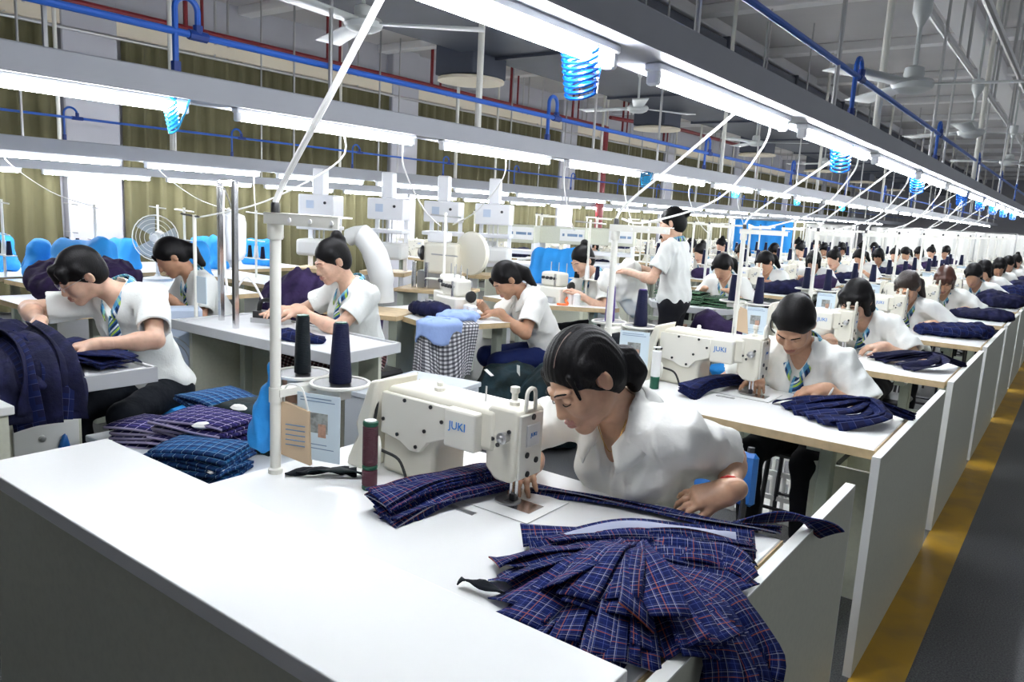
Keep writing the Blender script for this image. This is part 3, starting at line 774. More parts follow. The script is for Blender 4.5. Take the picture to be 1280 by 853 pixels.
def head_prims(H, Rm, fine=True):
    T = lambda *p: H+Rm@np.array(p, float)
    P = [ell(T(0, .018, .035), (.073, .092, .086), Rm, .01), ell(T(0, -.028, -.03), (.060, .064, .082), Rm, .03),
         cap(T(.045, .0, -.055), T(.008, -.062, -.098), .022, .017, .025), cap(T(-.045, .0, -.055), T(-.008, -.062, -.098), .022, .017, .025),
         ell(T(0, -.070, -.098), (.02, .017, .016), Rm, .02)]
    if fine:
        for s in (-1, 1):
            P += [ell(T(s*.038, -.060, -.028), (.024, .024, .026), Rm, .025),
                  ell(T(s*.033, -.094, .004), (.018, .013, .0105), Rm, .012, -1),
                  ell(T(s*.032, -.0775, .002), (.0155, .013, .0105), Rm, .004),
                  cap(T(s*.014, -.088, .022), T(s*.048, -.074, .022), .0075, .006, .012),
                  cap(T(s*.012, -.094, -.038), T(s*.014, -.088, -.042), .0085, .007, .008),
                  ell(T(s*.077, .014, -.004), (.009, .018, .031), Rm@rot(-s*24, 0, s*8), .006),
                  ell(T(s*.086, .007, .004), (.006, .010, .017), Rm@rot(-s*24), .004, -1), ell(T(s*.083, .004, -.016), (.004, .006, .008), Rm, .003, -1)]
        P += [cap(T(0, -.086, .010), T(0, -.103, -.030), .0075, .0105, .014), ell(T(0, -.104, -.035), (.0115, .009, .009), Rm, .008),
              ell(T(0, -.088, -.066), (.026, .012, .016), Rm, .014),
              ell(T(0, -.0985, -.0625), (.0215, .007, .0055), Rm, .004, 1, 1), ell(T(0, -.0965, -.073), (.0175, .008, .0065), Rm, .004, 1, 1),
              ell(T(0, -.108, -.0675), (.024, .006, .0012), Rm, .003, -1)]
    else:
        P += [cap(T(0, -.088, .012), T(0, -.106, -.032), .008, .012, .012)]
        for s in (-1, 1): P += [ell(T(s*.033, -.094, .004), (.018, .012, .0105), Rm, .012, -1), ell(T(s*.074, .012, -.004), (.009, .018, .030), Rm, .008)]
        P += [ell(T(0, -.094, -.068), (.02, .007, .008), Rm, .006, 1, 1)]
    return P
def hair_prims(H, Rm, style, seed=0):
    T = lambda *p: H+Rm@np.array(p, float)
    P = [ell(T(0, .020, .040), (.083, .102, .095), Rm, .01), ell(T(0, .05, -.015), (.076, .068, .075), Rm, .03)]
    for s in (-1, 1): P += [cap(T(s*.068, -.01, .05), T(s*.072, .01, .0), .024, .016, .02)]
    if style in ('pony', 'bun', 'low', 'bun2', 'bun3'):
        P += [ell(T(0, -.105, -.028), (.070, .078, .085), Rm, .012, -1)]
    elif style == 'bob':
        for s in (-1, 1): P += [cap(T(s*.066, -.03, .05), T(s*.072, -.015, -.075), .026, .02, .02), cap(T(s*.05, .05, .0), T(s*.055, .05, -.085), .035, .03, .02)]
        P += [ell(T(0, -.105, -.045), (.060, .085, .085), Rm, .012, -1)]
        P += [cap(T(-.045, -.066, .07), T(-.052, -.080, .032), .022, .012, .025), cap(T(.0, -.075, .075), T(-.004, -.094, .034), .024, .011, .025), cap(T(.045, -.066, .07), T(.050, -.078, .034), .022, .012, .025)]
    elif style == 'short':
        P += [ell(T(0, -.100, -.05), (.064, .08, .08), Rm, .012, -1), ell(T(0, .06, -.09), (.08, .06, .03), Rm, .01, -1)]
        P += [cap(T(-.05, -.07, .07), T(-.055, -.085, .03), .025, .012, .02), cap(T(0, -.08, .08), T(0, -.097, .03), .026, .012, .02), cap(T(.05, -.07, .07), T(.055, -.08, .03), .025, .012, .02)]
    # the ears stay free
    if style != 'bob':
        for s in (-1, 1): P += [ell(T(s*.082, .006, -.012), (.018, .024, .034), Rm, .006, -1)]
    if style == 'pony':
        P += [cap(T(0, .12, .0), T(.015, .155, -.05), .036, .045, .02), cap(T(.015, .155, -.05), T(.02, .15, -.115), .045, .02, .02)][:0]
        a0 = T(0, .105, .0); a1 = a0+np.array((.024, .030, -.012)); a2 = a1+np.array((.022, .012, -.035)); a3 = a2+np.array((.006, .0, -.034))
        P += [cap(a0, a1, .024, .031, .015), cap(a1, a2, .031, .031, .02), cap(a2, a3, .031, .018, .02)]
        P += [cap(T(.060, -.055, .055), T(.072, -.066, .0), .007, .0035, .01), cap(T(-.062, -.05, .055), T(-.070, -.066, -.05), .016, .007, .012)]
    if style == 'low':
        P += [cap(T(0, .11, .02), T(.03, .13, -.04), .035, .04, .02), cap(T(.03, .13, -.04), T(.06, .12, -.15), .04, .022, .02), cap(T(-.05, -.075, .06), T(-.06, -.08, .02), .016, .008, .01)]
    if style == 'bun2': P += [ell(T(0, .125, .02), (.04, .03, .04), Rm, .012)]
    if style == 'bun3': P += [ell(T(0, .13, .055), (.035, .035, .03), Rm, .012)]
    if style == 'bun':
        P += [ell(T(0, .085, .125), (.034, .034, .032), Rm, .012), ell(T(0, .10, .09), (.03, .03, .03), Rm, .02)]
    return P
def hand_prims(W, d, n, side, curl=(20, 25, 15), spread=1.0, thumb=35, fine=True):
    """W wrist, d direction of the knuckles, n back-of-hand normal, side +1 when the thumb points to +cross."""
    y = vn(d); z = vn(np.array(n)-y*np.dot(n, y)); x = np.cross(y, z)*side
    T = lambda a, b, c: W+x*a+y*b+z*c
    P = [cap(T(0, -.02, 0), T(0, .02, 0), .026, .026, .02)]
    for a, w in ((.024, .013), (.008, .0145), (-.009, .0145), (-.024, .0125)):
        P.append(cap(T(a*.55, .015, 0), T(a, .078, .001), .017, w, .018))
    P.append(cap(T(.02, .01, -.004), T(.026, .05, -.008), .016, .013, .015))
    if not fine:
        P.append(cap(T(.0, .08, 0), T(0, .14, -.03), .026, .014, .02)); P.append(cap(T(.03, .03, -.006), T(.05, .08, -.02), .011, .008, .012)); return P
    for a, L, r, sp in ((.025, .070, .0086, .10), (.0085, .077, .0088, .03), (-.009, .072, .0084, -.04), (-.0245, .056, .0075, -.12)):
        p = T(a, .080, .0); ang = 0.0; dirx = sp*spread
        for j, fr in enumerate((.45, .32, .23)):
            ang += R(curl[j]+(3 if a < 0 else 0)*j)
            v = vn(y*math.cos(ang)-z*math.sin(ang)+x*dirx); q = p+v*L*fr
            P.append(cap(p, q, r*(1-.1*j), r*(.9-.1*j), .006)); p = q
    p = T(.024, .03, -.006); th = R(thumb)
    for L, r, a in ((.042, .0125, th), (.032, .0100, th*.7), (.024, .0088, th*.45)):
        v = vn(x*math.sin(a)+y*math.cos(a)-z*.25); q = p+v*L; P.append(cap(p, q, r, r*.88, .008)); p = q
    return P
def ik(S, Wt, l1, l2, hint):
    d = Wt-S; L = min(np.linalg.norm(d), (l1+l2)*.995); u = vn(d); Wt = S+u*L
    a = (l1*l1-l2*l2+L*L)/(2*L); hgt = math.sqrt(max(l1*l1-a*a, 0))
    hv = np.array(hint, float); hv = vn(hv-u*(hv@u)); return S+u*a+hv*hgt, Wt

def person(label, loc, rz, o):
    """Person facing local -Y, floor at z 0."""
    g = lambda k, d=None: o.get(k, d)
    fine = g('fine', 1); hb = (.014, .0085, .0065)[fine]; hh = (.010, .0052, .0030)[fine]
    t = thing('person', label, 'person', loc, rz)
    hip = np.array((0, 0, g('hip', .55))); lean = R(g('lean', 20)); sl = R(g('side', 0)); tw = R(g('twist', 0))
    up = vn((math.sin(sl), -math.sin(lean), math.cos(lean)*math.cos(sl)))
    xs = np.array((math.cos(tw), math.sin(tw), 0)); xs = vn(xs-up*(xs@up)); bk = np.cross(up, xs)   # back direction
    TL = g('torso', .475); nb = hip+up*TL
    Rt = np.stack([xs, bk, up], 1)
    B = lambda a, b, c: nb+Rt@np.array((a, b, c), float)
    H = np.array(g('head')) if g('head') is not None else nb+np.array((0, -.09, .15))
    Rm = rot(*g('hrot', (0, 25, 0)))
    HT = lambda *p: H+Rm@np.array(p, float)
    sk = g('skin', SKIN1)
    # ---- body
    P = [ell(hip+(0, .0, .02), (.16, .115, .12), None, .05), ell(B(0, .01, -.30), (.125, .095, .14), Rt, .06), ell(B(0, .005, -.15), (.145, .10, .15), Rt, .06)]
    S = {}; E = {}; Wd = {}
    for s, nm in ((1, 'L'), (-1, 'R')):
        S[nm] = B(s*.162, .0, -.055)
        P.append(cap(B(s*.05, .005, -.03), S[nm], .055, .052, .04))
        wt = np.array(g(nm)); E[nm], Wd[nm] = ik(S[nm], wt, .275, .235, g(nm+'e', (s*.6, .5, -.6)))
    neck = [cap(HT(0, .028, -.055), B(0, -.005, -.03), .049, .054, .03)]
    for nm in 'LR':
        P += [cap(S[nm], E[nm], .046, .038, .02), cap(E[nm], Wd[nm], .039, .0265, .02), ell(E[nm]*.72+Wd[nm]*.28, (.04, .04, .04), None, .03)]
    P += neck
    seated = g('seated', True)
    legs = []
    for s in (1, -1):
        if seated:
            kn = hip+np.array((s*.12, -.42, -.04)); an = np.array((s*.12, -.36, .09))
        else:
            kn = np.array((s*.085, -.02, .46)); an = np.array((s*.085, .02, .09))
        hp = hip+np.array((s*.085, 0, -.02))
        legs.append((hp, kn, an)); P += [cap(hp, kn, .078, .052, .04), cap(kn, an, .05, .033, .02), cap(an-(0, -.03, .045), an+(0, -.13, -.06), .036, .028, .02, 1, 2)]
    chunks = [sdf_mesh(P, hb)]
    chunks.append(sdf_mesh(head_prims(H, Rm, fine > 0)+[cap(HT(0, .028, -.055), HT(0, .028, -.055)*.35+B(0, -.005, -.03)*.65, .049, .0525, .03)], hh))
    for s, nm in ((1, 'L'), (-1, 'R')):
        hd = g(nm+'d'); d = vn(Wd[nm]-E[nm]) if hd is None else vn(hd)
        n = g(nm+'n', (0, 0, 1))
        chunks.append(sdf_mesh([cap(E[nm]*.25+Wd[nm]*.75, Wd[nm], .0300, .0265, .02)]+hand_prims(Wd[nm], d, n, 1 if nm == 'L' and False else (-1 if nm == 'L' else 1), g(nm+'c', (22, 28, 18)), g('spread', 1.0), g(nm+'t', 38), fine > 0), hh))
    link('body', np_mesh('body', chunks, [sk, LIPS, BLACK]), t)
    # ---- face details
    if fine > 0:
        for s in (-1, 1):
            b = [HT(s*.012, -.0965, .0225), HT(s*.028, -.0935, .0275), HT(s*.049, -.080, .0235)]
            MB().tube(catmull(b, 4), [.0016]+[.0024]*7+[.0012], 6).build('eyebrow', HAIR, t)
            if fine > 1:
                e = [HT(s*.0175, -.0905, -.0045), HT(s*.025, -.0925, -.0075), HT(s*.034, -.0915, -.0085), HT(s*.0465, -.083, -.0055)]
                MB().tube(catmull(e, 4), [.0007]+[.0015]*11+[.0008], 5).build('eyelashes', HAIR, t)
    # ---- hair
    link('hair', np_mesh('hair', [sdf_mesh(hair_prims(H, Rm, g('hair', 'pony')), hh*1.15, (lambda rs: (lambda Pp: .0008*np.sin(((Pp-H)@Rm)[:, 0]*460+2.5*np.sin(((Pp-H)@Rm)[:, 1]*30))))(0) if fine > 1 else None)], [g('hairm', HAIR)]), t)
    if fine > 1:
        MB().tube(catmull([HT(.028, -.062, .0895), HT(.028, -.035, .1125), HT(.027, 0, .1275), HT(.025, .03, .1295)], 5), [.0008]+[.0017]*14+[.0008], 6).build('hair_parting', mat('scalp', (.16, .11, .09), .5), t)
    # ---- shirt
    Q = [ell(B(0, .0, -.15), (.168, .122, .17), Rt, .05), ell(B(0, .01, -.33), (.152, .118, .16), Rt, .07), ell(hip+np.array((0, -.005, .03)), (.178, .135, .11), None, .06)]
    if g('bust', 1): Q += [ell(B(s*.07, -.085, -.17), (.055, .05, .055), Rt, .05) for s in (-1, 1)]
    sls = g('sleeve', .70)
    for nm in 'LR':
        en = S[nm]+(E[nm]-S[nm])*sls
        Q += [cap(B((1 if nm == 'L' else -1)*.05, .005, -.032), S[nm], .064, .066, .04), cap(S[nm], en, .066, .077, .03)]
    Q += [cap(B(0, .02, -.035), B(0, -.0, .005), .066, .060, .03)]
    for nm in 'LR':
        u = vn(E[nm]-S[nm]); en = S[nm]+(E[nm]-S[nm])*sls
        sx = vn(np.cross(u, (.3, .9, .2))); Ru = np.stack([sx, np.cross(u, sx), u], 1)
        Q += [ell(en+u*.055, (.14, .14, .055), Ru, .002, -1), cap(en-u*.04, en+u*.08, .058, .066, .003, -1)]
    vd = g('vneck', .15)
    Q += [cap(HT(0, .02, -.06), B(0, -.01, .01), .058, .057, .006, -1), cap(B(0, -.055, .02), B(0, -.145, -vd), .050, .010, .008, -1)]
    Q += [ell(hip+np.array((0, .02, -.16)), (.5, .5, .09), None, .004, -1)]
    sm = g('shirtm', SHIRTP)
    if g('shirt', True):
        SH = link('shirt', np_mesh('shirt', [sdf_mesh(Q, hb*.8, folds(g('seed', 1), .012 if fine > 0 else 0.0, 22.0, .02))], [sm]), t)
    # ---- collar or scarf
    nf = 16 if fine else 10
    if g('collar'):
        mb = MB()
        def cf(u, v):
            a = (u-.5)*2; th = a*2.75
            fr = max(0, abs(a)-.55)/.45
            r = .061+.012*v
            p = np.array((r*math.sin(th), r*math.cos(th)+.005-.055*fr**1.3*.9, .034-.026*(1-math.cos(th))*.5-.055*fr**1.5))
            out = np.array((math.sin(th)*(.030+.03*fr)*1.1, (.026*math.cos(th) if math.cos(th) > 0 else -.012)-.02*fr, -.048-.028*fr*(1-fr)*2))
            q = p+out*(v*1.0)+np.array((0, 0, .010*math.sin(v*math.pi)))
            return tuple(B(*q))
        mb.grid(cf, 30, 4)
        c = mb.build('collar', sm, t, 180, recalc=False); md = c.modifiers.new('thick', 'SOLIDIFY'); md.thickness = .004; md.offset = 1
    if g('scarf'):
        mb = MB()
        def sf(u, v):
            a = (u-.5)*2; th = a*2.7; fr = max(0, abs(a)-.5)/.5
            r = .068+.008*math.sin(v*math.pi)
            p = np.array((r*math.sin(th)*(1-.45*fr**2), r*math.cos(th)+.0-.050*fr, .052-.03*(1-math.cos(th))*.5-.085*fr**1.5))
            q = p+np.array((.022*math.sin(th)*v, (.018*math.cos(th) if math.cos(th) > 0 else -.004)*v-.012*fr*v, -.042*v))
            return tuple(B(*q))
        mb.grid(sf, 2*nf, 3, 0, lambda u, v: (u*.5, v*.05))
        tl = g('tail', .2)
        def tf(u, v):
            w = .018+.028*u+.008*math.sin(5*u)
            q = np.array(((v-.5)*2*w+.01, -.118-.035*math.sin(min(u*2, 1)*1.57)+.02*abs(v-.5)-.012*u*0, -.085-tl*u))
            return tuple(B(*q))
        mb.grid(tf, 8, 4, 0, lambda u, v: (u*tl+v*.04, v*.09))
        sc = mb.build('scarf', SCARF, t, 180, recalc=False); md = sc.modifiers.new('thick', 'SOLIDIFY'); md.thickness = .004
    # ---- trousers or skirt
    L = [ell(hip+(0, .0, .0), (.168, .128, .12), None, .05)]
    lw = g('lower', 'trousers')
    if seated:
        for hp, kn, an in legs:
            if lw == 'skirt': L += [cap(hp, kn+(kn-hp)*.02, .092, .078, .05)]
            else: L += [cap(hp, kn, .088, .063, .04), cap(kn, an*.8+kn*.2, .062, .05, .02)]
    elif lw == 'skirt': L += [cap(hip, hip*(1, 1, .55), .15, .19, .06)]
    else:
        for hp, kn, an in legs: L += [cap(hp, kn, .09, .068, .04), cap(kn, an, .066, .06, .02)]
    link('skirt' if lw == 'skirt' else 'trousers', np_mesh('legwear', [sdf_mesh(L, .014 if fine else .018, folds(5, .007, 18))], [g('lowerm', TROUSER)], True), t)
    t['_j'] = 0; del t['_j']
    J = dict(shirt=SH if g('shirt', True) else None, H=H, nb=nb, S=S, E=E, W=Wd, B=B, HT=HT, root=Vector(loc), rz=rz)
    return t, J
# ------------------------------------------------------------------ woman at the first machine
W0 = (-.905, 1.985, 0)
w0, J0 = person('woman in a white collared blouse with ponytail sewing at the first table behind the counter', W0, 0, dict(
    fine=2, hip=.575, lean=27, torso=.50, side=-2, twist=-6, head=(-.07, -.352, 1.108), hrot=(-22, 36, -8), hair='pony', shirtm=SHIRT, collar=True, vneck=.17,
    L=(.275, -.185, .858), Le=(.24, .85, -.40), Ld=(-.75, -.48, -.28), Ln=(.20, -.55, 1), Lc=(16, 20, 12), Lt=22,
    R=(-.235, -.315, .84), Re=(-.8, .2, -.3), Rd=(.35, -1, -.1), Rn=(-.3, 0, 1), Rc=(25, 25, 15), seed=3, spread=1.7, sleeve=.72))
E_, W_ = Vector(J0['E']['L']), Vector(J0['W']['L'])
ax = (W_-E_).normalized(); c = W_-ax*.012
q = ax.to_track_quat('Z', 'Y').to_matrix()
MB().tube([c+q @ V(.0335*math.cos(a*.4488), .0335*math.sin(a*.4488), 0) for a in range(14)], .0032, 6, closed=True).build('red_bracelet', mat('red_cord', (.55, .02, .02), .5), w0)
B0 = J0['B']
MB().tube(catmull([tuple(B0(-.045, -.02, .035)), tuple(B0(-.04, -.065, -.01)), tuple(B0(-.01, -.088, -.07)), tuple(B0(.012, -.088, -.07)), tuple(B0(.04, -.065, -.01)), tuple(B0(.045, -.02, .035))], 6), .0011, 5).build('necklace', mat('gold_chain', (.8, .5, .12), .25, 1.0), w0)
from mathutils.bvhtree import BVHTree
sme = J0['shirt'].data
bvh = BVHTree.FromPolygons([v.co for v in sme.vertices], [p.vertices[:] for p in sme.polygons])
def on_shirt(a, b, c):
    p, n, i, d = bvh.find_nearest(Vector(B0(a, b, c))); return p, n
for k in range(4):
    p, n = on_shirt(-.002, -.19, -.195-.055*k)
    MB().lathe([(.0045, -.0005), (.0045, .0015), (.002, .002)], p, 10, M=n.to_track_quat('Z', 'Y').to_matrix()).build('button', PAPERW, w0)
p, n = on_shirt(.082, -.19, -.215)
WM = text_mesh('W', .024, .0004); WM.materials.append(BLACK)
o = link('embroidery', WM, w0); o.matrix_local = Matrix.Translation(p+n*.0015) @ n.to_track_quat('Z', 'Y').to_matrix().to_4x4()
# ------------------------------------------------------------------ the women sewing at the tables behind her
base = dict(fine=1, hip=.555, lean=28, torso=.49, scarf=True, vneck=.12)
def row_woman(i, label, **k):
    o = dict(base); o.update(dict(head=(-.03, -.35, 1.085), hrot=(-4, 44, 0), hair='low', seed=10+i, L=(.20, -.33, .835), Ld=(-.8, -.5, -.15), Le=(.8, .4, -.4),
             R=(-.16, -.33, .835), Rd=(.4, -1, -.1), Re=(-.8, .3, -.4), Lc=(20, 25, 15), Rc=(20, 25, 15))); o.update(k)
    return person(label, (k.get('x', -.93), FR[i]+k.get('dy', .93), 0), R(k.get('rz', 0)), o)
w1, J1 = row_woman(1, 'woman with striped scarf and white bangle bowed over the second machine', skin=SKIN1, x=-.955, dy=.95, L=(.14, -.34, .835), hrot=(2, 48, 4), head=(-.02, -.33, 1.095), hair='bun2')
E_, W_ = Vector(J1['E']['L']), Vector(J1['W']['L']); ax = (W_-E_).normalized(); c = W_-ax*.02; q = ax.to_track_quat('Z', 'Y').to_matrix()
MB().tube([c+q @ V(.031*math.cos(a*.4488), .031*math.sin(a*.4488), 0) for a in range(14)], .005, 6, closed=True).build('white_bangle', PAPERW, w1)
row_woman(2, 'woman with chin-length black bob and scarf sewing at the third table', skin=SKIN2, hair='bob', hrot=(-14, 36, 4), head=(-.03, -.37, 1.09), L=(.16, -.42, .84), x=-1.05, dy=.97)
row_woman(3, 'woman with hair tied back looking at the fourth machine', skin=SKIN1, hrot=(-10, 32, 0), hairm=HAIRB, x=-1.07, head=(0, -.33, 1.09))
row_woman(4, 'woman with reddish brown bangs sewing at the fifth table', skin=SKIN1, hair='bob', hairm=mat('red_brown_hair', (.05, .017, .010), .4, spec=.4), hrot=(10, 40, 0), x=-1.03, head=(0, -.33, 1.09))
row_woman(5, 'woman with black hair tied back at the sixth sewing table', skin=SKIN3, hrot=(0, 35, 0), fine=0)
row_woman(6, 'woman with a low ponytail at the seventh sewing table', skin=SKIN1, hrot=(-20, 30, 0), fine=0, hair='bob', x=-.98)
# ------------------------------------------------------------------ worker trimming dark fabric at the table under the cyan coil
lm, JL = person('short-haired worker with glasses and blue scarf trimming dark fabric under the cyan coil', (-3.62, 1.95, 0), R(25), dict(base, skin=SKIN2, hair='short', lean=18, side=-10, torso=.52, head=(-.19, -.28, 1.125), hrot=(-34, 34, 6),
    L=(.07, -.50, .86), Ld=(-.75, -.6, -.1), Le=(.95, .3, -.4), R=(-.26, -.45, .92), Rd=(.3, -.8, -.4), Re=(-.9, .3, .1), Lc=(12, 15, 10), Rc=(45, 45, 20), seed=21, tail=.24, bust=0, lowerm=BLACKCLOTH, hip=.57))
HT = JL['HT']
gl = MB()
for s in (-1, 1):
    gl.tube([tuple(HT(s*.033+.021*math.cos(a*.5236), -.103, .002+.015*math.sin(a*.5236))) for a in range(12)], .0012, 5, closed=True)
gl.tube([tuple(HT(-.012, -.105, .004)), tuple(HT(.012, -.105, .004))], .0012, 5)
for s in (-1, 1): gl.tube([tuple(HT(s*.054, -.10, .006)), tuple(HT(s*.078, 0, .008))], .0012, 5)
gl.build('glasses', STEEL, lm)
tag(MB().box((0, 0, 0), (.10, .022, .02), 0, r=.006).build('trimmer', LIGHT_H, None, 0, loc=(-3.62, 1.40, .885), rz=R(60)), 'small white thread trimmer held over the dark fabric', 'trimmer')
person('worker in white seen past the short-haired worker, head bent low', (-4.75, 3.05, 0), R(-10), dict(base, fine=0, skin=SKIN3, hair='low', head=(-.02, -.36, 1.10), hrot=(-10, 40, 0), L=(.14, -.42, .84), R=(-.2, -.4, .84)))
# ------------------------------------------------------------------ woman at the ironing table
person('woman with a high bun, bright scarf and gingham skirt working at the ironing table', (-3.45, 3.13, 0), R(-8), dict(base, skin=SKIN2, hair='bun', hip=.60, lean=10, torso=.45, head=(-.04, -.19, 1.175), hrot=(-8, 24, 0),
    L=(.0, -.42, .90), Ld=(-.5, -.9, -.2), Le=(.7, .6, -.5), R=(-.24, -.40, .87), Re=(-.8, .4, -.4), Lc=(25, 25, 15), seed=31, lower='skirt', lowerm=REDGING, tail=.26, sleeve=.6))
# ------------------------------------------------------------------ women at the two overlock tables
person('woman with a long ponytail over her shoulder sewing at the overlock table with draped gingham', (-3.02, 4.54, 0), R(-32), dict(base, skin=SKIN3, hair='low', shirtm=SHIRT, scarf=False, collar=True, lean=25, hip=.52, head=(-.02, -.35, 1.04), hrot=(0, 42, 0),
    L=(.16, -.46, .835), R=(-.14, -.47, .835), Ld=(-.6, -.8, -.1), seed=41, lower='skirt', lowerm=mat('blue_skirt_cloth', (.008, .015, .075), .85, bump=(25, .6), spec=.15)))
person('woman with a top bun working at the overlock table behind the draped one', (-3.30, 5.84, 0), R(-24), dict(base, skin=SKIN2, hair='bun', lean=20, head=(-.02, -.28, 1.13), hrot=(5, 30, 0), L=(.18, -.42, .86), R=(-.18, -.42, .86), seed=42))
# ------------------------------------------------------------------ standing woman
person('standing woman with bun and black trousers holding up a white garment', (-2.62, 5.72, 0), R(-80), dict(base, skin=SKIN2, hair='bun3', seated=False, hip=.86, lean=4, torso=.48, head=(0, -.07, 1.485), hrot=(0, 14, 0), scarf=True,
    L=(.16, -.33, 1.08), R=(-.14, -.36, 1.10), Le=(.6, .6, -.6), Re=(-.6, .6, -.6), seed=51, sleeve=.66, tail=.1))
# ================================================================== CLOTH PIECES
def strip(label, group, pts, w0, w1, m, seed=0, tilt=0.0, name='fabric_strip', inter=False, n=5, th=.003, cat='fabric'):
    rnd = random.Random(seed); P = catmull(pts, n); L = [0.0]
    for i in range(1, len(P)): L.append(L[-1]+(P[i]-P[i-1]).length)
    tot = L[-1]; uo, vo = rnd.uniform(0, .06), rnd.uniform(0, .06); ph = rnd.uniform(0, 6); N = len(P)-1
    sides = []
    for i in range(len(P)):
        tg = (P[min(i+1, N)]-P[max(i-1, 0)]).normalized(); sd = tg.cross(V(0, 0, 1))
        if sd.length < .05: sd = V(0, 1, 0)
        sd.normalize(); up = sd.cross(tg); a = tilt+.25*math.sin(ph+3*L[i]/max(tot, .01))
        sides.append((sd*math.cos(a)+up*math.sin(a), up))
    def fn(k, u, v, off=0.0):
        x = u*N; i = min(int(x), N-1); f = x-i
        p = P[i].lerp(P[i+1], f); sd = sides[i][0].lerp(sides[i+1][0], f)
        w = w0+(w1-w0)*u; q = (v-.5)
        p = p+sd*w*q*k; p.z += .006*math.sin(ph+9*u)*q*2-.010*q*q+off; return p
    mb = MB(); mb.grid(lambda u, v: fn(1, u, v), N, 4, 0, lambda u, v: (u*tot+uo, v*(w0+w1)/2+vo))
    o = mb.build(name, m, None, 180, recalc=False); md = o.modifiers.new('thick', 'SOLIDIFY'); md.thickness = th
    if inter:
        c = MB(); c.grid(lambda u, v: fn(.42, .10+.8*u, v, .006), N, 2, 0); c.build('interlining', INTERF, o, 180, recalc=False)
    return tag(o, label, cat, group)
rnd = random.Random(4)
ZT = TZ+.004
# bundle standing ready beside the machine pillar
for k in range(12):
    z = ZT+.004+k*.0042; j = rnd.uniform(-.008, .008); lo = 1 if k < 5 else 0
    x0, x1 = (-1.225, -1.165) if lo else (-1.262, -1.205)
    strip('navy checked strip in the neat bundle under the near machine arm', 'strip bundle at the near machine', [(x0+j, 1.205+j+(.0 if lo else .0), z*.5+ZT*.5 if lo else z), (x0+.02+j, 1.36, z+.008), (x1+j, 1.50, z+.012), (x1+.015+j, 1.60+.5*j, z)], .085, .065, PLAIDN, 100+k, 0)
# strip being sewn, from the needle to the hand and over the table end
for k in range(3):
    strip('long navy checked strip being fed from the needle to the left hand', 'strips being sewn', [(-1.10, 1.60+.010*k, ZT+.004*k), (-.95, 1.655+.008*k, ZT+.003+.004*k), (-.78, 1.70+.006*k, ZT+.006+.004*k), (-.62, 1.735, ZT+.008+.004*k), (-.50, 1.80, ZT+.006+.003*k)], .03, .05, PLAIDN, 130+k, .2)
strip('crumpled strip end lying over the table corner beyond the left hand', 'strips being sewn', [(-.60, 1.77, ZT+.01), (-.50, 1.83, ZT+.035), (-.44, 1.86, ZT+.03), (-.40, 1.90, TZ-.0)], .05, .07, PLAIDN, 137, .5)
# upper bundle
for k in range(10):
    j = rnd.uniform(-.012, .012); z = ZT+.002+k*.0032
    s0 = -.86+.013*(9-k)*.7+j; 
    strip('navy checked strip in the long bundle lying before the left hand', 'long strip bundle by the hand', [(s0-.03*(k % 3), 1.235+.5*j+.010*k, z), (-.80+j, 1.345+.010*k, z+.004), (-.72, 1.44+.009*k, z+.010), (-.62, 1.525+.007*k+j, z+.008), (-.515+j, 1.615+j+.005*k, z*.7+ZT*.3)], .058, .05, PLAIDN, 150+k, -.25, inter=(k == 9))
# fan of strips in the middle
for k in range(20):
    f = k/19; e = catmull([(-.735, 1.075, 0), (-.66, 1.03, 0), (-.57, 1.03, 0), (-.49, 1.06, 0), (-.44, 1.15, 0), (-.42, 1.22, 0)], 20)[int(f*100)]
    e = e+V(rnd.uniform(-.025, .025), rnd.uniform(-.03, .03), 0)
    lay = (k*7 % 20)/20; z1 = ZT+.004+.022*lay; j = rnd.uniform(-.01, .01)
    gx, gy = -.695+.05*(f-.5)+j, 1.375-.02*abs(f-.5)
    strip('navy checked strip in the fanned heap on the near table', 'fanned strip heap', [(gx, gy, TZ+.032+.02*lay), (gx*.72+e.x*.28, gy*.72+e.y*.28, TZ+.050+.018*lay), (gx*.35+e.x*.65, gy*.35+e.y*.65, TZ+.036+.02*lay), (e.x, e.y, z1)], .05, .085, PLAIDN, 200+k, rnd.uniform(-.45, .45))
# second, shorter layer on top of the fan
for k in range(9):
    f = k/8; ex, ey = -.70+.20*f, 1.155-.045*math.sin(f*3.14); gx, gy = -.69+.03*f, 1.365
    strip('navy checked strip on the crown of the fanned heap', 'fanned strip heap', [(gx, gy, TZ+.062), (gx*.6+ex*.4, gy*.6+ey*.4, TZ+.080+.004*(k % 3)), (ex+rnd.uniform(-.03, .03), ey+rnd.uniform(-.04, .03), TZ+.058+.006*(k % 3))], .05, .075, PLAIDN, 240+k, rnd.uniform(-.4, .4))
# strips fanning to the counter corner
for k in range(9):
    ex, ey = -.885+.026*k, 1.175-.026*k*(1.0 if k < 5 else .9)+.03*(k % 2); gx, gy = -.715, 1.36-.006*k
    strip('navy checked strip fanning from the heap towards the counter', 'strips fanning to the counter', [(gx, gy, TZ+.04-.002*k), (gx*.5+ex*.5-.01, gy*.5+ey*.5+.01, TZ+.045-.002*k), (ex, ey, ZT+.022-.002*k)], .05, .085, PLAIDN, 260+k, -.2)
strip('thin dark fabric offcut curling at the counter edge', 'strips fanning to the counter', [(-.90, 1.085, ZT+.01), (-.86, 1.09, ZT+.018), (-.80, 1.10, ZT+.012)], .012, .03, BLACKCLOTH, 280)
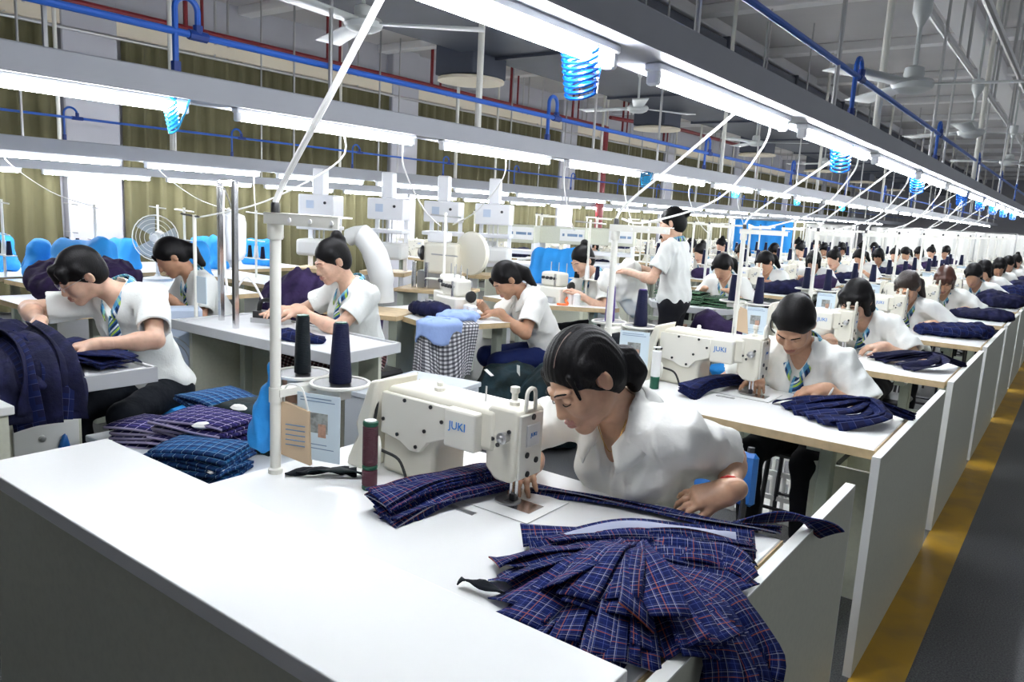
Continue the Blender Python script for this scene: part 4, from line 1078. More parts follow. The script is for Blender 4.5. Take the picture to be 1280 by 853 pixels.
# strips running to the side panel and hanging over it
for k in range(6):
    strip('navy checked strip pointing from the heap to the side panel', 'strips over the side panel', [(-.64, 1.37+.01*k, TZ+.035+.003*k), (-.57, 1.41+.008*k, TZ+.04+.004*k), (-.49-.006*k, 1.445+.008*k, TZ+.035+.004*k), (-.445-.005*k, 1.43+.012*k, TZ+.024+.003*k)], .05, .065, PLAIDN, 300+k, -.35, inter=False)
for k in range(9):
    f = k/8
    ex, ey = -.385+.03*math.sin(k*2.1), 1.19+.16*f
    strip('dark checked strip end hanging over the side panel of the near table', 'strips over the side panel', [(-.60, 1.30+.05*f, TZ+.045), (-.51, 1.27+.09*f, TZ+.04+.004*(k % 4)), (-.44, 1.23+.13*f, TZ+.03+.003*(k % 4)), (ex-.01, ey, TZ-.015-.012*(k % 3)), (ex, ey-.02, TZ-.06-.02*(k % 3))], .055, .07, PLAIDN, 320+k, .1)
strip('small dark offcut lying on the bare table corner', 'strips over the side panel', [(-.55, 1.53, ZT+.006), (-.52, 1.56, ZT+.012), (-.49, 1.60, ZT+.004)], .02, .03, BLACKCLOTH, 341)
tag(MB().ell((-.575, 1.475, ZT+.012), (.02, .035, .014), 8).build('tissue', PAPERW), 'scrap of white paper among the strips on the near table', 'paper')
# fold pieces lying by the stand foot
for k in range(3):
    strip('dark cloth scrap lying at the foot of the near thread stand', 'cloth scraps by the stand', [(-1.655+.03*k, 1.235+.015*k, ZT+.006*k), (-1.60+.03*k, 1.30+.01*k, ZT+.010+.005*k), (-1.55+.03*k, 1.37, ZT+.004*k)], .03, .035, BLACKCLOTH if k < 2 else GREENBLK, 350+k)
# ------------------------------------------------------------------ strips on the next tables
def fan_pile(F, n, label, group, m, dx=0, seed=0):
    r = random.Random(seed)
    for k in range(n):
        f = k/(n-1); x0 = -.94+.27*f+r.uniform(-.02, .02)+dx; y0 = F+.38-.20*f+r.uniform(-.02, .02)
        zz = ZT+.012+.03*r.random()
        strip(label, group, [(x0, y0, ZT+.005+.01*r.random()), (x0+.14, y0+.10+.03*f, zz+.012), (-.62+dx+.03*f, F+.45+.03*f, zz+.03), (-.46, F+.55+.04*r.random(), TZ+.014)], .05, .03, m, seed*50+k, r.uniform(-.6, .6))
fan_pile(FR[1], 16, 'navy collar strip fanned across the second sewing table', 'strips on the second table', PLAIDD, 0, 21)
fan_pile(FR[2], 14, 'navy collar strip fanned across the third sewing table', 'strips on the third table', NAVY, 0, 22)
for k in range(9):
    z = ZT+.004+k*.005; strip('navy strip in the neat bundle under the second machine arm', 'strip bundle at the second machine', [(-1.26, F_ := FR[1]+.20, z), (-1.25, F_+.14, z+.014), (-1.21, F_+.30, z+.018), (-1.18, F_+.42, z)], .085, .07, PLAIDD, 400+k)
def heap(label, loc, blobs, m, seed=0, h=.012, amp=.012, fr=26, name='fabric_heap', cat='fabric', rz=0, group=None):
    P = [ell(b[0], b[1], rot(*(b[2] if len(b) > 2 else (0, 0, 0))), .04) for b in blobs]
    zmin = -min(0, loc[2])
    o = link(name, np_mesh(name, [sdf_mesh(P, h, folds(seed, amp*1.7, fr, .002))], [m] if not isinstance(m, list) else m, True), None, loc, rz)
    return tag(o, label, cat, group)
heap('crumpled navy cloth heap on the fourth sewing table', (-.70, FR[3]+.42, TZ+.045), [((0, 0, 0), (.24, .14, .05), (20, 0, 0)), ((.13, .08, .015), (.12, .10, .055)), ((-.15, -.05, -.01), (.10, .08, .035))], PLAIDD, 31)
heap('long low navy cloth pile on the fifth sewing table', (-.68, FR[4]+.40, TZ+.04), [((0, 0, 0), (.26, .13, .05)), ((.1, .04, .01), (.13, .11, .05))], NAVY, 32)
heap('tall navy cloth bundle on the sixth sewing table', (-.66, FR[5]+.40, TZ+.075), [((0, 0, 0), (.24, .16, .085)), ((-.1, .03, .01), (.13, .12, .09))], NAVY, 33)
heap('tall navy cloth bundle on the seventh sewing table', (-.64, FR[6]+.40, TZ+.075), [((0, 0, 0), (.22, .16, .085)), ((.1, .03, .01), (.12, .12, .08))], PLAIDD, 34)
for i in (7, 8, 9): heap('navy cloth bundle on the %s sewing table' % ORD[i], (-.66, FR[i]+.4, TZ+.07), [((0, 0, 0), (.23, .15, .08)), ((.08, .04, .01), (.12, .11, .08))], NAVY, 30+i, .02)
# ================================================================== LEFT SIDE
def work_table(label, poly, z, loc=(0, 0, 0), rim=None, legs=None, top=WHITE_TOP, edge=WOOD_EDGE, th=.035, name='work_table', panel=None):
    t = thing(name, label, 'table', loc)
    mb = MB(); mb.prism(poly, z-th, z-.0005, 0); mb.build('tabletop', edge, t, 0)
    MB().prism(poly, z-.001, z+.001, 0).build('top_sheet', top, t, 0)
    if rim:
        n = len(poly)
        for i in range(n):
            a, b = V(*poly[i], 0), V(*poly[(i+1) % n], 0); d = b-a; L = d.length; ang = math.atan2(d.y, d.x)
            MB().box(((a.x+b.x)/2, (a.y+b.y)/2, z-rim/2+.012), (L+.016, .016, rim), 0, rotz(ang), r=.002).build('rim', RIMGREY, t, 0)
    for (x, y) in (legs or poly):
        MB().span((x-.025, y-.03, 0), (x+.025, y+.03, z-th), r=.004).build('leg', STEEL_G, t, 0)
    if panel:
        for a, b in panel: MB().span(a, b).build('panel', PANEL, t, 0)
    return t
# --- fabric trimming table under the cyan coil, padded with a grey rim
work_table('grey-rimmed trimming table piled with dark checked fabric under the cyan coil', [(-4.7, .75), (-3.08, .75), (-3.08, 1.64), (-4.7, 1.64)], TZ, rim=.065, legs=[(-3.35, 1.2), (-4.5, 1.2)], top=PADGREY, edge=PANEL)
t = thing('control_cabinet', 'small grey-green cabinet with a round lock under the trimming table', 'cabinet', (-3.42, 1.30, 0))
MB().span((-.16, -.14, .08), (.10, .14, .60), r=.004).build('body', PANEL, t, 0); MB().span((.10, -.125, .10), (.108, .125, .56), r=.002).build('door', PANEL_EDGE, t, 0)
MB().lathe([(.014, 0), (.014, .006), (.008, .008)], (.108, -.02, .50), 12, M=Matrix.Rotation(R(90), 3, 'Y')).build('lock', STEEL, t)
tag(heap('small blue and white cloth tassel hanging from the cabinet under the trimming table', (-3.30, 1.36, .40), [((0, 0, 0), (.012, .03, .06)), ((0, 0, .08), (.008, .012, .03))], BLUEPL, 3, .008, .002), 'small blue cloth tag hanging from the cabinet under the trimming table', 'tag')
t = thing('end_cabinet', 'white cabinet with a pale top standing before the trimming table', 'cabinet', (-3.0, .98, 0))
MB().span((0, -.5, .78), (.28, -.005, .81), r=.003).build('top', PANEL_EDGE, t, 0); MB().span((.01, -.48, 0), (.265, -.02, .78)).build('body', PANEL, t, 0)
# big bundle of dark cloth hanging over the rim
heap('large crumpled navy cloth bundle on the trimming table', (-3.42, 1.16, TZ+.03), [((0, 0, 0), (.28, .26, .085)), ((-.22, .02, .04), (.26, .24, .10)), ((.2, .0, -.03), (.20, .22, .07)), ((.05, .12, .02), (.2, .12, .08))], NAVY, 62, .010, .022, 15)
r_ = random.Random(8)
for k in range(12):
    y = .95+.036*k+r_.uniform(-.012, .012); z = TZ+.04+r_.uniform(0, .03); e = r_.uniform(0, .08)
    strip('dark navy cloth piece in the bundle hanging over the trimming table rim', 'cloth bundle on the trimming table', [(-3.55, y+.02, z+.07), (-3.30, y+.0, z+.065), (-3.14, y-.02, z+.03), (-3.05, y-.04, TZ-.0+e*.2), (-3.015+e*.3, y-.05+r_.uniform(-.03, .03), TZ-.06-e)], .10, .11, NAVY if k % 3 else PLAIDD, 500+k, r_.uniform(-.7, .9), n=4, th=.006)
for k in range(6):
    strip('flat dark checked cloth piece under the trimming worker\'s hand', 'flat cloth on the trimming table', [(-3.62, 1.36+.02*k, TZ+.012+.008*k), (-3.40, 1.42+.015*k, TZ+.02+.008*k), (-3.17+.01*(k % 3), 1.50+.01*k, TZ+.01+.007*k)], .20, .17, PLAIDD, 530+k, .1, n=4, th=.006)
heap('dark purple cloth heap on the table behind the trimming worker', (-5.3, 2.35, .88), [((0, 0, 0), (.40, .30, .12)), ((.1, .1, .07), (.22, .2, .12)), ((-.25, -.05, .03), (.2, .2, .12))], PURPLE, 61, .018, .02, 16)
work_table('wooden-edged table under the dark purple cloth heap', [(-5.9, 2.0), (-4.85, 2.0), (-4.85, 2.65), (-5.9, 2.65)], .765, legs=[(-5.7, 2.3), (-5.05, 2.3)])
# stool with blue seat
def stool(label, loc, m, h=.45, rz=0, back=False):
    t = thing('stool', label, 'stool', loc, rz)
    MB().box((0, 0, h), (.36, .30, .05), 0, r=.02).build('seat', m, t)
    for x in (-.14, .14):
        for y in (-.11, .11): MB().cyl((x, y, h-.02), (x*1.15, y*1.15, 0), .012, n=8).build('leg', DARKM, t)
    for y in (-.118, .118): MB().cyl((-.15, y, .16), (.15, y, .16), .009, n=6).build('stretcher', DARKM, t)
    if back:
        for x in (-.14, .14): MB().cyl((x, .13, h), (x, .17, h+.38), .011, n=8).build('back_post', DARKM, t)
        MB().box((0, .16, h+.28), (.34, .03, .17), 0, r=.012).build('backrest', m, t)
    return t
stool('bright blue padded stool beside the trimming table', (-3.52, 2.02, 0), BLUEBAG, .47)
stool('dark stool under the woman at the ironing table', (-3.44, 3.17, 0), BLACK, .50)
stool('dark stool under the woman at the draped overlock table', (-3.0, 4.58, 0), BLACK, .42)
stool('dark stool under the woman at the rear overlock table', (-3.28, 5.88, 0), BLACK, .45)
stool('blue-backed chair under the woman at the first machine', (-.88, 2.10, 0), BLUEPL, .46, 0, True)
for i in range(1, 7): stool('dark stool under the woman at the %s sewing table' % ORD[i], (-.95, FR[i]+.97, 0), BLACK, .45)
# low table with folded stacks
t = thing('low_table', 'pale grey low table carrying the folded cloth stacks', 'table', (0, 0, 0))
MB().span((-3.25, 1.42, .47), (-2.28, 2.0, .50), r=.004).build('tabletop', GREYBOX, t, 0)
for a, b in (((-3.22, 1.44, 0), (-3.19, 1.98, .47)), ((-2.33, 1.44, 0), (-2.30, 1.98, .47)), ((-3.19, 1.44, 0), (-2.33, 1.46, .47))): MB().span(a, b).build('side_panel', GREYBOX, t, 0)
def stack(x, y, z, n, w, d, m, rz, label, group, seed, th=.012):
    r = random.Random(seed)
    for k in range(n):
        ph = r.uniform(0, 6); a = rz+r.uniform(-.08, .08); mb = MB(); uo = r.uniform(0, .05)
        zz = k*th
        mb.grid(lambda u, v: ((u-.5)*w*(1+.03*math.sin(5*v+ph)), (v-.5)*d*(1+.03*math.sin(6*u+ph)), .010*math.sin(3*u+ph)*math.sin(2.5*v+1)+.015*math.cos((u-.5)*2.6)*math.cos((v-.5)*2.6)), 8, 6, 0, lambda u, v: (u*w+uo, v*d))
        o = mb.build('folded_cloth', m, None, 180, (x+r.uniform(-.015, .015), y+r.uniform(-.015, .015), z+zz), a, recalc=False)
        md = o.modifiers.new('thick', 'SOLIDIFY'); md.thickness = th*.8; md.offset = 1; tag(o, label, 'fabric', group)
stack(-2.50, 1.50, .50, 9, .30, .22, PLAIDB, R(25), 'blue checked folded cloth in the stack at the low table edge', 'blue cloth stack', 1)
stack(-2.72, 1.66, .50, 12, .36, .26, PLAIDI, R(10), 'indigo checked folded cloth in the middle stack on the low table', 'indigo cloth stack', 2)
stack(-2.72, 1.90, .50, 12, .40, .26, GREENBLK, R(4), 'dark folded cloth in the tall stack at the back of the low table', 'dark cloth stack', 3)
stack(-2.98, 1.88, .60, 4, .30, .26, PLAIDB, R(-8), 'teal checked folded cloth lying on the dark stack', 'teal cloth stack', 4)
stack(-2.98, 1.60, .50, 6, .30, .24, PLAIDI, R(30), 'indigo checked folded cloth in the small stack under the trimming table', 'small cloth stack', 5)
for k, (x, y, z) in enumerate(((-2.72, 1.80, .655), (-2.62, 1.58, .645), (-2.36, 1.47, .56))):
    tag(MB().ell((0, 0, 0), (.045, .03, .014), 8).build('paper_tag', PAPERW, loc=(x, y, z), rz=k), ['white paper tag on the dark cloth stack', 'white paper tag on the indigo cloth stack', 'white paper tag beside the blue cloth stack'][k], 'paper tag')
# pale grey cabinet behind the near machine
t = thing('side_cabinet', 'pale grey flat-topped cabinet behind the near sewing machine', 'cabinet', (-2.66, 2.78, 0), R(8))
MB().span((-.22, -.30, .585), (.22, .30, .61), r=.003).build('top', GREYBOX, t, 0); MB().span((-.21, -.29, 0), (.21, .29, .585)).build('body', GREYBOX, t, 0)
# --- ironing table
work_table('white ironing table with grey rim, chrome poles and an iron', [(-4.22, 2.36), (-2.82, 2.40), (-2.88, 2.88), (-4.22, 2.90)], TZ, rim=.055, legs=[(-4.0, 2.7), (-3.05, 2.7)], top=PADGREY, edge=PANEL,
           panel=[((-4.2, 2.80, .1), (-2.95, 2.82, .74)), ((-4.2, 2.45, .05), (-4.17, 2.8, .74))])
t = thing('iron_rack', 'chrome pole rack on the ironing table holding a hanging water bottle', 'rack', (0, 0, 0))
for x, y in ((-4.10, 2.60), (-3.80, 2.50)): MB().span((x-.014, y-.014, TZ), (x+.014, y+.014, 1.60), r=.002).build('pole', CHROME, t, 0)
MB().tube([(-4.10, 2.60, 1.6), (-3.80, 2.50, 1.6)], .012, 6).build('top_bar', CHROME, t)
t = thing('water_bottle', 'white plastic water bottle hanging between the chrome poles', 'bottle', (-4.16, 2.72, 1.12))
MB().lathe([(.015, -.03), (.018, 0), (.06, .02), (.078, .06), (.08, .24), (.07, .285), (.03, .30), (.03, .32)], n=20).build('bottle', mat('milky_plastic', (.80, .83, .88), .35), t)
MB().tube([(0, 0, .32), (.0, -.05, .44), (.05, -.12, .47)], .004, 6).build('hanger', STEEL, t)
t = thing('steam_iron', 'black steam iron standing on the ironing table', 'iron', (-3.86, 2.78, TZ), R(25))
MB().prism([(-.11, -.05), (.08, -.05), (.13, 0), (.08, .05), (-.11, .05)], 0, .03).build('sole', STEEL, t, 0); MB().prism([(-.10, -.04), (.06, -.04), (.10, 0), (.06, .04), (-.10, .04)], .03, .07).build('body', BLACK, t, 0)
MB().tube(catmull([(-.08, 0, .07), (-.06, 0, .13), (.04, 0, .13), (.06, 0, .07)], 5), .014, 8).build('handle', BLACK, t)
tag(MB().tube(catmull([(-3.9, 2.76, .9), (-3.98, 2.7, 1.05), (-4.05, 2.62, .95), (-4.1, 2.62, 1.3), (-4.06, 2.6, 1.55)], 8), .007, 6).build('steam_hose', CABLE_W), 'pale steam hose looping from the iron up a chrome pole', 'hose')
heap('small dark cloth pieces on the ironing table beside the woman', (-3.33, 2.52, TZ+.02), [((0, 0, 0), (.12, .07, .025)), ((.12, .04, .0), (.10, .06, .022)), ((-.08, .05, .0), (.06, .05, .02))], PLAIDD, 71, .01, .007)
t = thing('table_stand', 'slim cream thread pole with a card at the end of the ironing table', 'thread stand', (-4.24, 2.52, TZ))
MB().cyl((0, 0, -.02), (0, 0, .62), .011, n=8).build('pole', POLE_W, t); MB().cyl((-.14, 0, .62), (.05, 0, .61), .006, n=6).build('cross_arm', DARKM, t)
MB().span((.02, -.005, .10), (.12, .0, .26)).build('card', PAPER, t, 0)
# dark garments behind the ironing table
heap('black garment heap piled on a chair behind the ironing table', (-4.35, 3.32, .82), [((0, 0, 0), (.26, .22, .16)), ((.1, 0, .10), (.15, .14, .14)), ((-.1, .05, -.15), (.22, .2, .25))], PURPLE, 81, .016, .018, 18)
stool('dark chair carrying the black garment heap', (-4.35, 3.36, 0), BLACK, .52)
tag(MB().span((0, 0, 0), (.32, .22, .02), r=.005).build('shelf_board', PADGREY, loc=(-3.50, 2.0, .52), smooth=0), 'small white board beside the blue stool', 'board')
# box fan on the floor
t = thing('box_fan', 'pale blue square box fan standing behind the trimming worker', 'fan', (-4.42, 2.40, 0), R(62))
MB().span((-.23, -.06, .28), (.23, .06, .84), r=.02).build('housing', PALEB, t, 0)
MB().lathe([(.19, -.066), (.20, -.062), (.05, -.06)], (0, 0, .50), 28, M=Matrix.Identity(3) @ Matrix.Rotation(R(90), 3, 'X')).build('dark_grille', DARKM, t)
for k in range(6): MB().tube([((.03+.03*k)*math.cos(a*.2618), -.068, .50+(.03+.03*k)*math.sin(a*.2618)) for a in range(24)], .0025, 4, closed=True).build('grille_ring', STEEL, t)
for x in (-.09, .02): MB().lathe([(.026, 0), (.026, .012), (.012, .014)], (x, -.06, .77), 12, M=Matrix.Rotation(R(90), 3, 'X')).build('knob', BLUEPL, t)
MB().span((-.2, -.1, .0), (.2, .1, .28), r=.004).build('base', PANEL, t, 0)
# --- machine tables with blue dust covers along the curtains
def cover(label, loc, rz, s=1.0, seed=0):
    P = [cap((-.17, 0, .20), (.15, 0, .22), .07, .075, .05), cap((-.17, 0, .05), (-.16, 0, .2), .085, .07, .05), cap((.14, 0, .10), (.15, 0, .22), .07, .07, .05), cap((-.2, -.06, .02), (.2, -.06, .02), .05, .05, .08), cap((-.2, .06, .02), (.2, .06, .02), .05, .05, .08), ell((0, 0, .1), (.21, .09, .11), None, .08)]
    o = link('machine_cover', np_mesh('machine_cover', [sdf_mesh(P, .014, folds(seed, .020, 16, .002))], [BLUEBAG]), None, (loc[0], loc[1], loc[2]+.03), rz); o.scale = (s, s, s)
    return tag(o, label, 'cover')
def fstand(x, y, z, label, group, cones=True, hgt=.62):
    t = thing('thread_stand', label, 'thread stand', (x, y, z), 0, group)
    MB().cyl((0, 0, 0), (0, 0, hgt), .011, n=8).build('pole', POLE_W, t)
    MB().cyl((-.15, 0, hgt-.02), (.15, 0, hgt-.03), .006, n=6).build('top_bar', STEEL, t)
    MB().cyl((-.13, 0, hgt*.55), (.13, 0, hgt*.55), .005, n=6).build('cross_bar', STEEL, t)
    MB().span((-.15, -.04, hgt*.28), (.15, .04, hgt*.28+.008)).build('cone_shelf', POLE_W, t, 0)
    if cones:
        for k, x_ in enumerate((-.1, 0, .1)):
            MB().lathe([(.024, hgt*.28+.008), (.015, hgt*.28+.12)], (x_, 0, 0), 8).build('thread_cone', (THREADK, THREADW, THREADN)[k], t)
    return t
cv = [(-6.75, 2.66, -20, 1.0, 'blue dust cover with a peaked end beside the purple heap'), (-6.1, 2.72, 20, 1.15, 'largest blue dust cover, draped low behind the short-haired worker'), (-5.80, 3.45, -25, 1.1, 'blue dust cover sloping to one end on the rounded wooden-edged table'),
      (-7.23, 4.44, 0, 1.0, 'blue dust cover behind the water bottle'), (-7.34, 5.15, 10, .9, 'small boxy blue dust cover behind the chrome poles'), (-7.6, 2.65, 0, 1.0, 'blue dust cover on the table closest to the curtains'), (-7.3, 3.6, 0, .9, 'blue dust cover behind the desk fan')]
for k, (x, y, a, s, lb) in enumerate(cv): cover(lb, (x, y, TZ), R(a), s, 90+k)
work_table('pale table with rounded beech edge carrying a sloping blue cover', [(-6.4, 3.0), (-5.55, 2.98), (-5.22, 3.05), (-5.15, 3.2), (-5.15, 3.6), (-6.4, 3.75)], TZ, legs=[(-6.1, 3.3), (-5.4, 3.3)])
work_table('long table by the curtains carrying several blue covers', [(-8.0, 2.4), (-6.95, 2.4), (-6.95, 5.5), (-8.0, 5.5)], TZ, legs=[(-7.8, 2.6), (-7.1, 2.6), (-7.8, 5.2), (-7.1, 5.2)])
work_table('table under the largest blue dust cover', [(-6.9, 2.45), (-5.8, 2.5), (-5.8, 2.95), (-6.9, 2.95)], TZ-.01, legs=[(-6.7, 2.7), (-5.95, 2.7)])
work_table('beech-edged table standing behind the ironing table under the blue boxy cover', [(-6.9, 4.0), (-5.3, 4.0), (-5.3, 4.5), (-6.9, 4.5)], TZ, legs=[(-6.7, 4.2), (-5.5, 4.2)])
for k, (x, y) in enumerate(((-7.0, 2.5), (-6.3, 2.9), (-6.3, 3.65), (-7.2, 3.9), (-7.1, 4.6), (-6.2, 4.3), (-7.4, 3.2))): fstand(x, y, TZ if k != 3 else TZ, 'slim wire thread stand with small cones among the blue dust covers', 'thread stands among the blue covers')
# desk fan
t = thing('desk_fan', 'white round desk fan with wire cage among the blue covers', 'fan', (-6.3, 3.4, TZ), R(40))
MB().lathe([(.12, 0), (.12, .02), (.03, .035), (.02, .05)], n=18).build('base', PAPERW, t); MB().cyl((0, 0, .04), (0, 0, .36), .016, n=10).build('post', PAPERW, t)
MB().lathe([(.05, -.02), (.06, .05), (.05, .10), (.01, .12)], (0, 0, .36), 14, M=Matrix.Rotation(R(-90), 3, 'X')).build('motor', PAPERW, t)
for k in range(5): MB().tube([((.05+.035*k)*math.cos(a*.2618), -.05+.012*(k-2)**2*.4, .36+(.05+.035*k)*math.sin(a*.2618)) for a in range(24)], .002 if k < 4 else .005, 4, closed=True).build('cage_ring', PAPERW, t)
for k in range(3):
    a = k*2.094; MB().grid(lambda u, v: ((.04+.14*u)*math.cos(a+(v-.5)*1.1), -.03+.02*(v-.5), .36+(.04+.14*u)*math.sin(a+(v-.5)*1.1)), 4, 3).build('blade', mat('clear_blade', (.6, .68, .75), .2, alpha=.6), t, 180)
MB().lathe([(.035, 0), (.03, .02), (.0, .025)], (0, -.055, .36), 12, M=Matrix.Rotation(R(90), 3, 'X')).build('hub', PAPERW, t)
# ------------------------------------------------------------------ overlock tables
work_table('beech-edged overlock table draped with blue shirt and gingham cloth', [(-4.06, 3.80), (-3.22, 3.52), (-3.0, 4.12), (-3.22, 4.30), (-3.95, 4.45)], TZ, legs=[(-3.85, 4.1), (-3.2, 4.15)])
work_table('beech-edged overlock table behind the draped one', [(-4.12, 5.12), (-3.55, 5.02), (-3.0, 5.38), (-3.0, 5.52), (-4.05, 5.6)], TZ, legs=[(-4.1, 5.4), (-3.2, 5.45)])
def overlock(label, loc, rz):
    t = thing('overlock_machine', label, 'sewing machine', loc, rz)
    bevel(MB().span((-.14, -.09, 0), (.14, .09, .13)).build('base', CREAM2, t, 0), .012); bevel(MB().span((-.13, -.05, .13), (.08, .08, .25)).build('head', CREAM2, t, 0), .02)
    MB().cyl((.05, -.06, .12), (.05, -.06, .24), .01, n=8).build('needle_bar', CHROME, t)
    for k in range(4): MB().lathe([(.013, 0), (.013, .02), (.005, .025)], (-.09+.045*k, -.05, .2), 10, M=Matrix.Rotation(R(90), 3, 'X')).build('tension_dial', DARKM, t)
    MB().lathe([(.038, 0), (.042, .02), (.015, .025)], (.14, .03, .14), 14, M=Matrix.Rotation(R(90), 3, 'Y')).build('handwheel', BLACK, t)
    MB().span((-.2, -.13, .0), (.1, -.09, .05), r=.004).build('cloth_plate', STEEL, t, 0)
    for x in (-.09, .0, .09): MB().tube([(x, .03, .25), (x, .03, .33)], .004, 6).build('thread_post', STEEL, t)
    for x in (.20, .27): MB().lathe([(.03, 0), (.03, .09), (.01, .10)], (x, -.02, 0), 10).build('oil_cup', THREADW, t)
    MB().tube(catmull([(.17, -.02, .06), (.22, -.10, .04), (.27, -.13, .015), (.20, -.18, .012)], 5), .010, 6).build('orange_hose', ORANGE, t)
    return t
overlock('cream overlock machine with orange hose on the draped table', (-3.50, 4.05, TZ), R(-20)); overlock('cream overlock machine on the table behind the draped one', (-3.55, 5.38, TZ), R(-10))
overlock('cream overlock machine standing on the draped table behind the folded navy cloth', (-3.72, 4.25, TZ), R(-25))
fstand(-3.85, 4.3, TZ, 'slim pole stand with a wire at the corner of the draped overlock table', 'stands at the overlock tables', False, .7); fstand(-3.35, 5.55, TZ, 'slim pole stand with wire on the rear overlock table', 'stands at the overlock tables', True, .7)
# cloth hanging over the table edge
def drape(label, xs, zt, drop, m, seed, name='draped_cloth', th=.006, bulge=.03):
    """cloth over an edge: xs = polyline of the edge, hangs outwards"""
    E_ = catmull(xs, 6); N = len(E_)-1; r = random.Random(seed); ph = [r.uniform(0, 6) for _ in range(4)]
    def fn(u, v):
        x = u*N; i = min(int(x), N-1); p = E_[i].lerp(E_[i+1], x-i); tg = (E_[min(i+1, N)]-E_[i]).normalized(); out = V(tg.y, -tg.x, 0)
        s = v*(drop+.18); f = math.sin(u*14+ph[0])*.5+math.sin(u*23+ph[1])*.3
        if s < .18: q = p+out*(-.18+s)*.98+V(0, 0, .012+.006*f)
        else:
            d = s-.18; q = p+out*(.03+bulge*(f+.3)*min(d*4, 1.6))+tg*(.10*d*math.sin(4*u+ph[3])+(.5-u)*.25*d)+V(0, 0, -d*(.85+.22*math.sin(5*u+ph[2])+.10*math.sin(13*u)))
        return V(q.x, q.y, q.z+zt)
    mb = MB(); L = sum((E_[i+1]-E_[i]).length for i in range(N)); mb.grid(fn, 26, 16, 0, lambda u, v: (u*L*1.2, v*(drop+.18)))
    o = mb.build(name, m, None, 180, recalc=False); md = o.modifiers.new('thick', 'SOLIDIFY'); md.thickness = th
    return tag(o, label, 'cloth')
drape('black and white gingham cloth hanging from the overlock table', [(-3.36, 3.555, 0), (-3.22, 3.51, 0), (-3.10, 3.80, 0)], TZ, .40, GINGHAM, 5, bulge=.045)
drape('light blue shirt draped over the gingham on the overlock table', [(-3.33, 3.52, 0), (-3.205, 3.48, 0), (-3.14, 3.68, 0)], TZ+.022, .15, LBSHIRT, 6, bulge=.035)
heap('dark navy folded cloth lying on the draped overlock table', (-3.55, 3.80, TZ+.05), [((0, 0, 0), (.19, .09, .05), (-15, 0, 0)), ((.12, .0, .015), (.09, .08, .045))], NAVY, 101, .01, .008)
heap('crumpled light blue cloth on the draped overlock table', (-3.28, 3.78, TZ+.035), [((0, 0, 0), (.13, .10, .04)), ((.05, .08, 0), (.09, .08, .03))], LBSHIRT, 102, .01, .008)
# black bundles on the floor beside the overlock table
heap('black cloth bundle on the floor, tied with white tags, by the pale grey cabinet', (-2.98, 3.95, .25), [((0, 0, 0), (.22, .22, .26)), ((.05, .1, .05), (.2, .2, .23))], GREENBLK, 111, .014, .016, 18)
heap('rounder black-green cloth bundle on the floor before the seated overlock worker', (-2.64, 4.08, .27), [((0, 0, 0), (.27, .25, .28)), ((.08, .1, .03), (.22, .22, .26))], GREENBLK, 112, .014, .016, 18)
heap('black cloth sack on the floor behind the seated overlock worker', (-2.60, 4.85, .32), [((0, 0, 0), (.28, .22, .28)), ((-.1, .1, .1), (.2, .2, .24))], BLACKCLOTH, 113, .016, .018, 16)
heap('bright blue cloth sack on the floor under the rear overlock table', (-2.95, 5.35, .26), [((0, 0, 0), (.22, .2, .26)), ((.2, .05, -.04), (.16, .16, .2))], BLUEBAG, 114, .016, .012, 16)
for k, (x, y, z) in enumerate(((-2.98, 3.80, .48), (-2.84, 3.93, .50), (-2.60, 3.92, .55), (-2.50, 4.0, .55), (-2.72, 4.70, .62))):
    tag(MB().box((0, 0, 0), (.07, .03, .004), 0, Matrix.Rotation(.5+k, 3, 'Y'), r=.001).build('cloth_tag', PAPERW, loc=(x, y, z), rz=k*1.3, smooth=0), 'white tag sticking out of a black cloth bundle', 'tag', 'white tags on the black bundles')
t = thing('plastic_bin', 'dark blue plastic bin under the draped overlock table', 'bin', (-3.62, 3.98, 0))
MB().lathe([(.13, 0), (.16, .30), (.175, .305), (.175, .32), (.155, .32)], n=20).build('tub', BLUEPL, t); MB().lathe([(.14, .20), (.153, .21), (.14, .22)], n=20, cap=(False, False)).build('band', BLUEPL, t)
t = thing('table_motor', 'cream clutch motor slung under the draped overlock table', 'motor', (-3.72, 3.95, .60))
MB().lathe([(.03, -.14), (.085, -.13), (.085, .06), (.06, .12), (.02, .13)], n=18, M=Matrix.Rotation(R(90), 3, 'Y')).build('casing', CREAM, t); MB().span((-.06, -.04, .08), (.06, .04, .145)).build('mount', STEEL_G, t, 0)
MB().lathe([(.06, .13), (.06, .15)], n=16, M=Matrix.Rotation(R(90), 3, 'Y')).build('pulley', BLACK, t)
# crate under the second table
t = thing('crate', 'white slatted plastic crate under the second sewing table', 'crate', (-1.22, 4.0, 0))
MB().span((-.2, -.15, .0), (.2, .15, .02)).build('base', PAPERW, t, 0)
for k in range(9):
    for y in (-.15, .15): MB().span((-.2+.05*k-.008, y-.006, .0), (-.2+.05*k+.008, y+.006, .26)).build('slat', PAPERW, t, 0)
for k in range(7):
    for x in (-.2, .2): MB().span((x-.006, -.15+.05*k-.008, 0), (x+.006, -.15+.05*k+.008, .26)).build('slat', PAPERW, t, 0)
for z in (.13, .26):
    for y in (-.15, .15): MB().span((-.21, y-.008, z-.012), (.21, y+.008, z+.012)).build('rail', PAPERW, t, 0)
    for x in (-.2, .2): MB().span((x-.008, -.158, z-.012), (x+.008, .158, z+.012)).build('rail', PAPERW, t, 0)
t = thing('storage_box', 'grey open storage box under the second sewing table', 'box', (-.64, 3.55, 0))
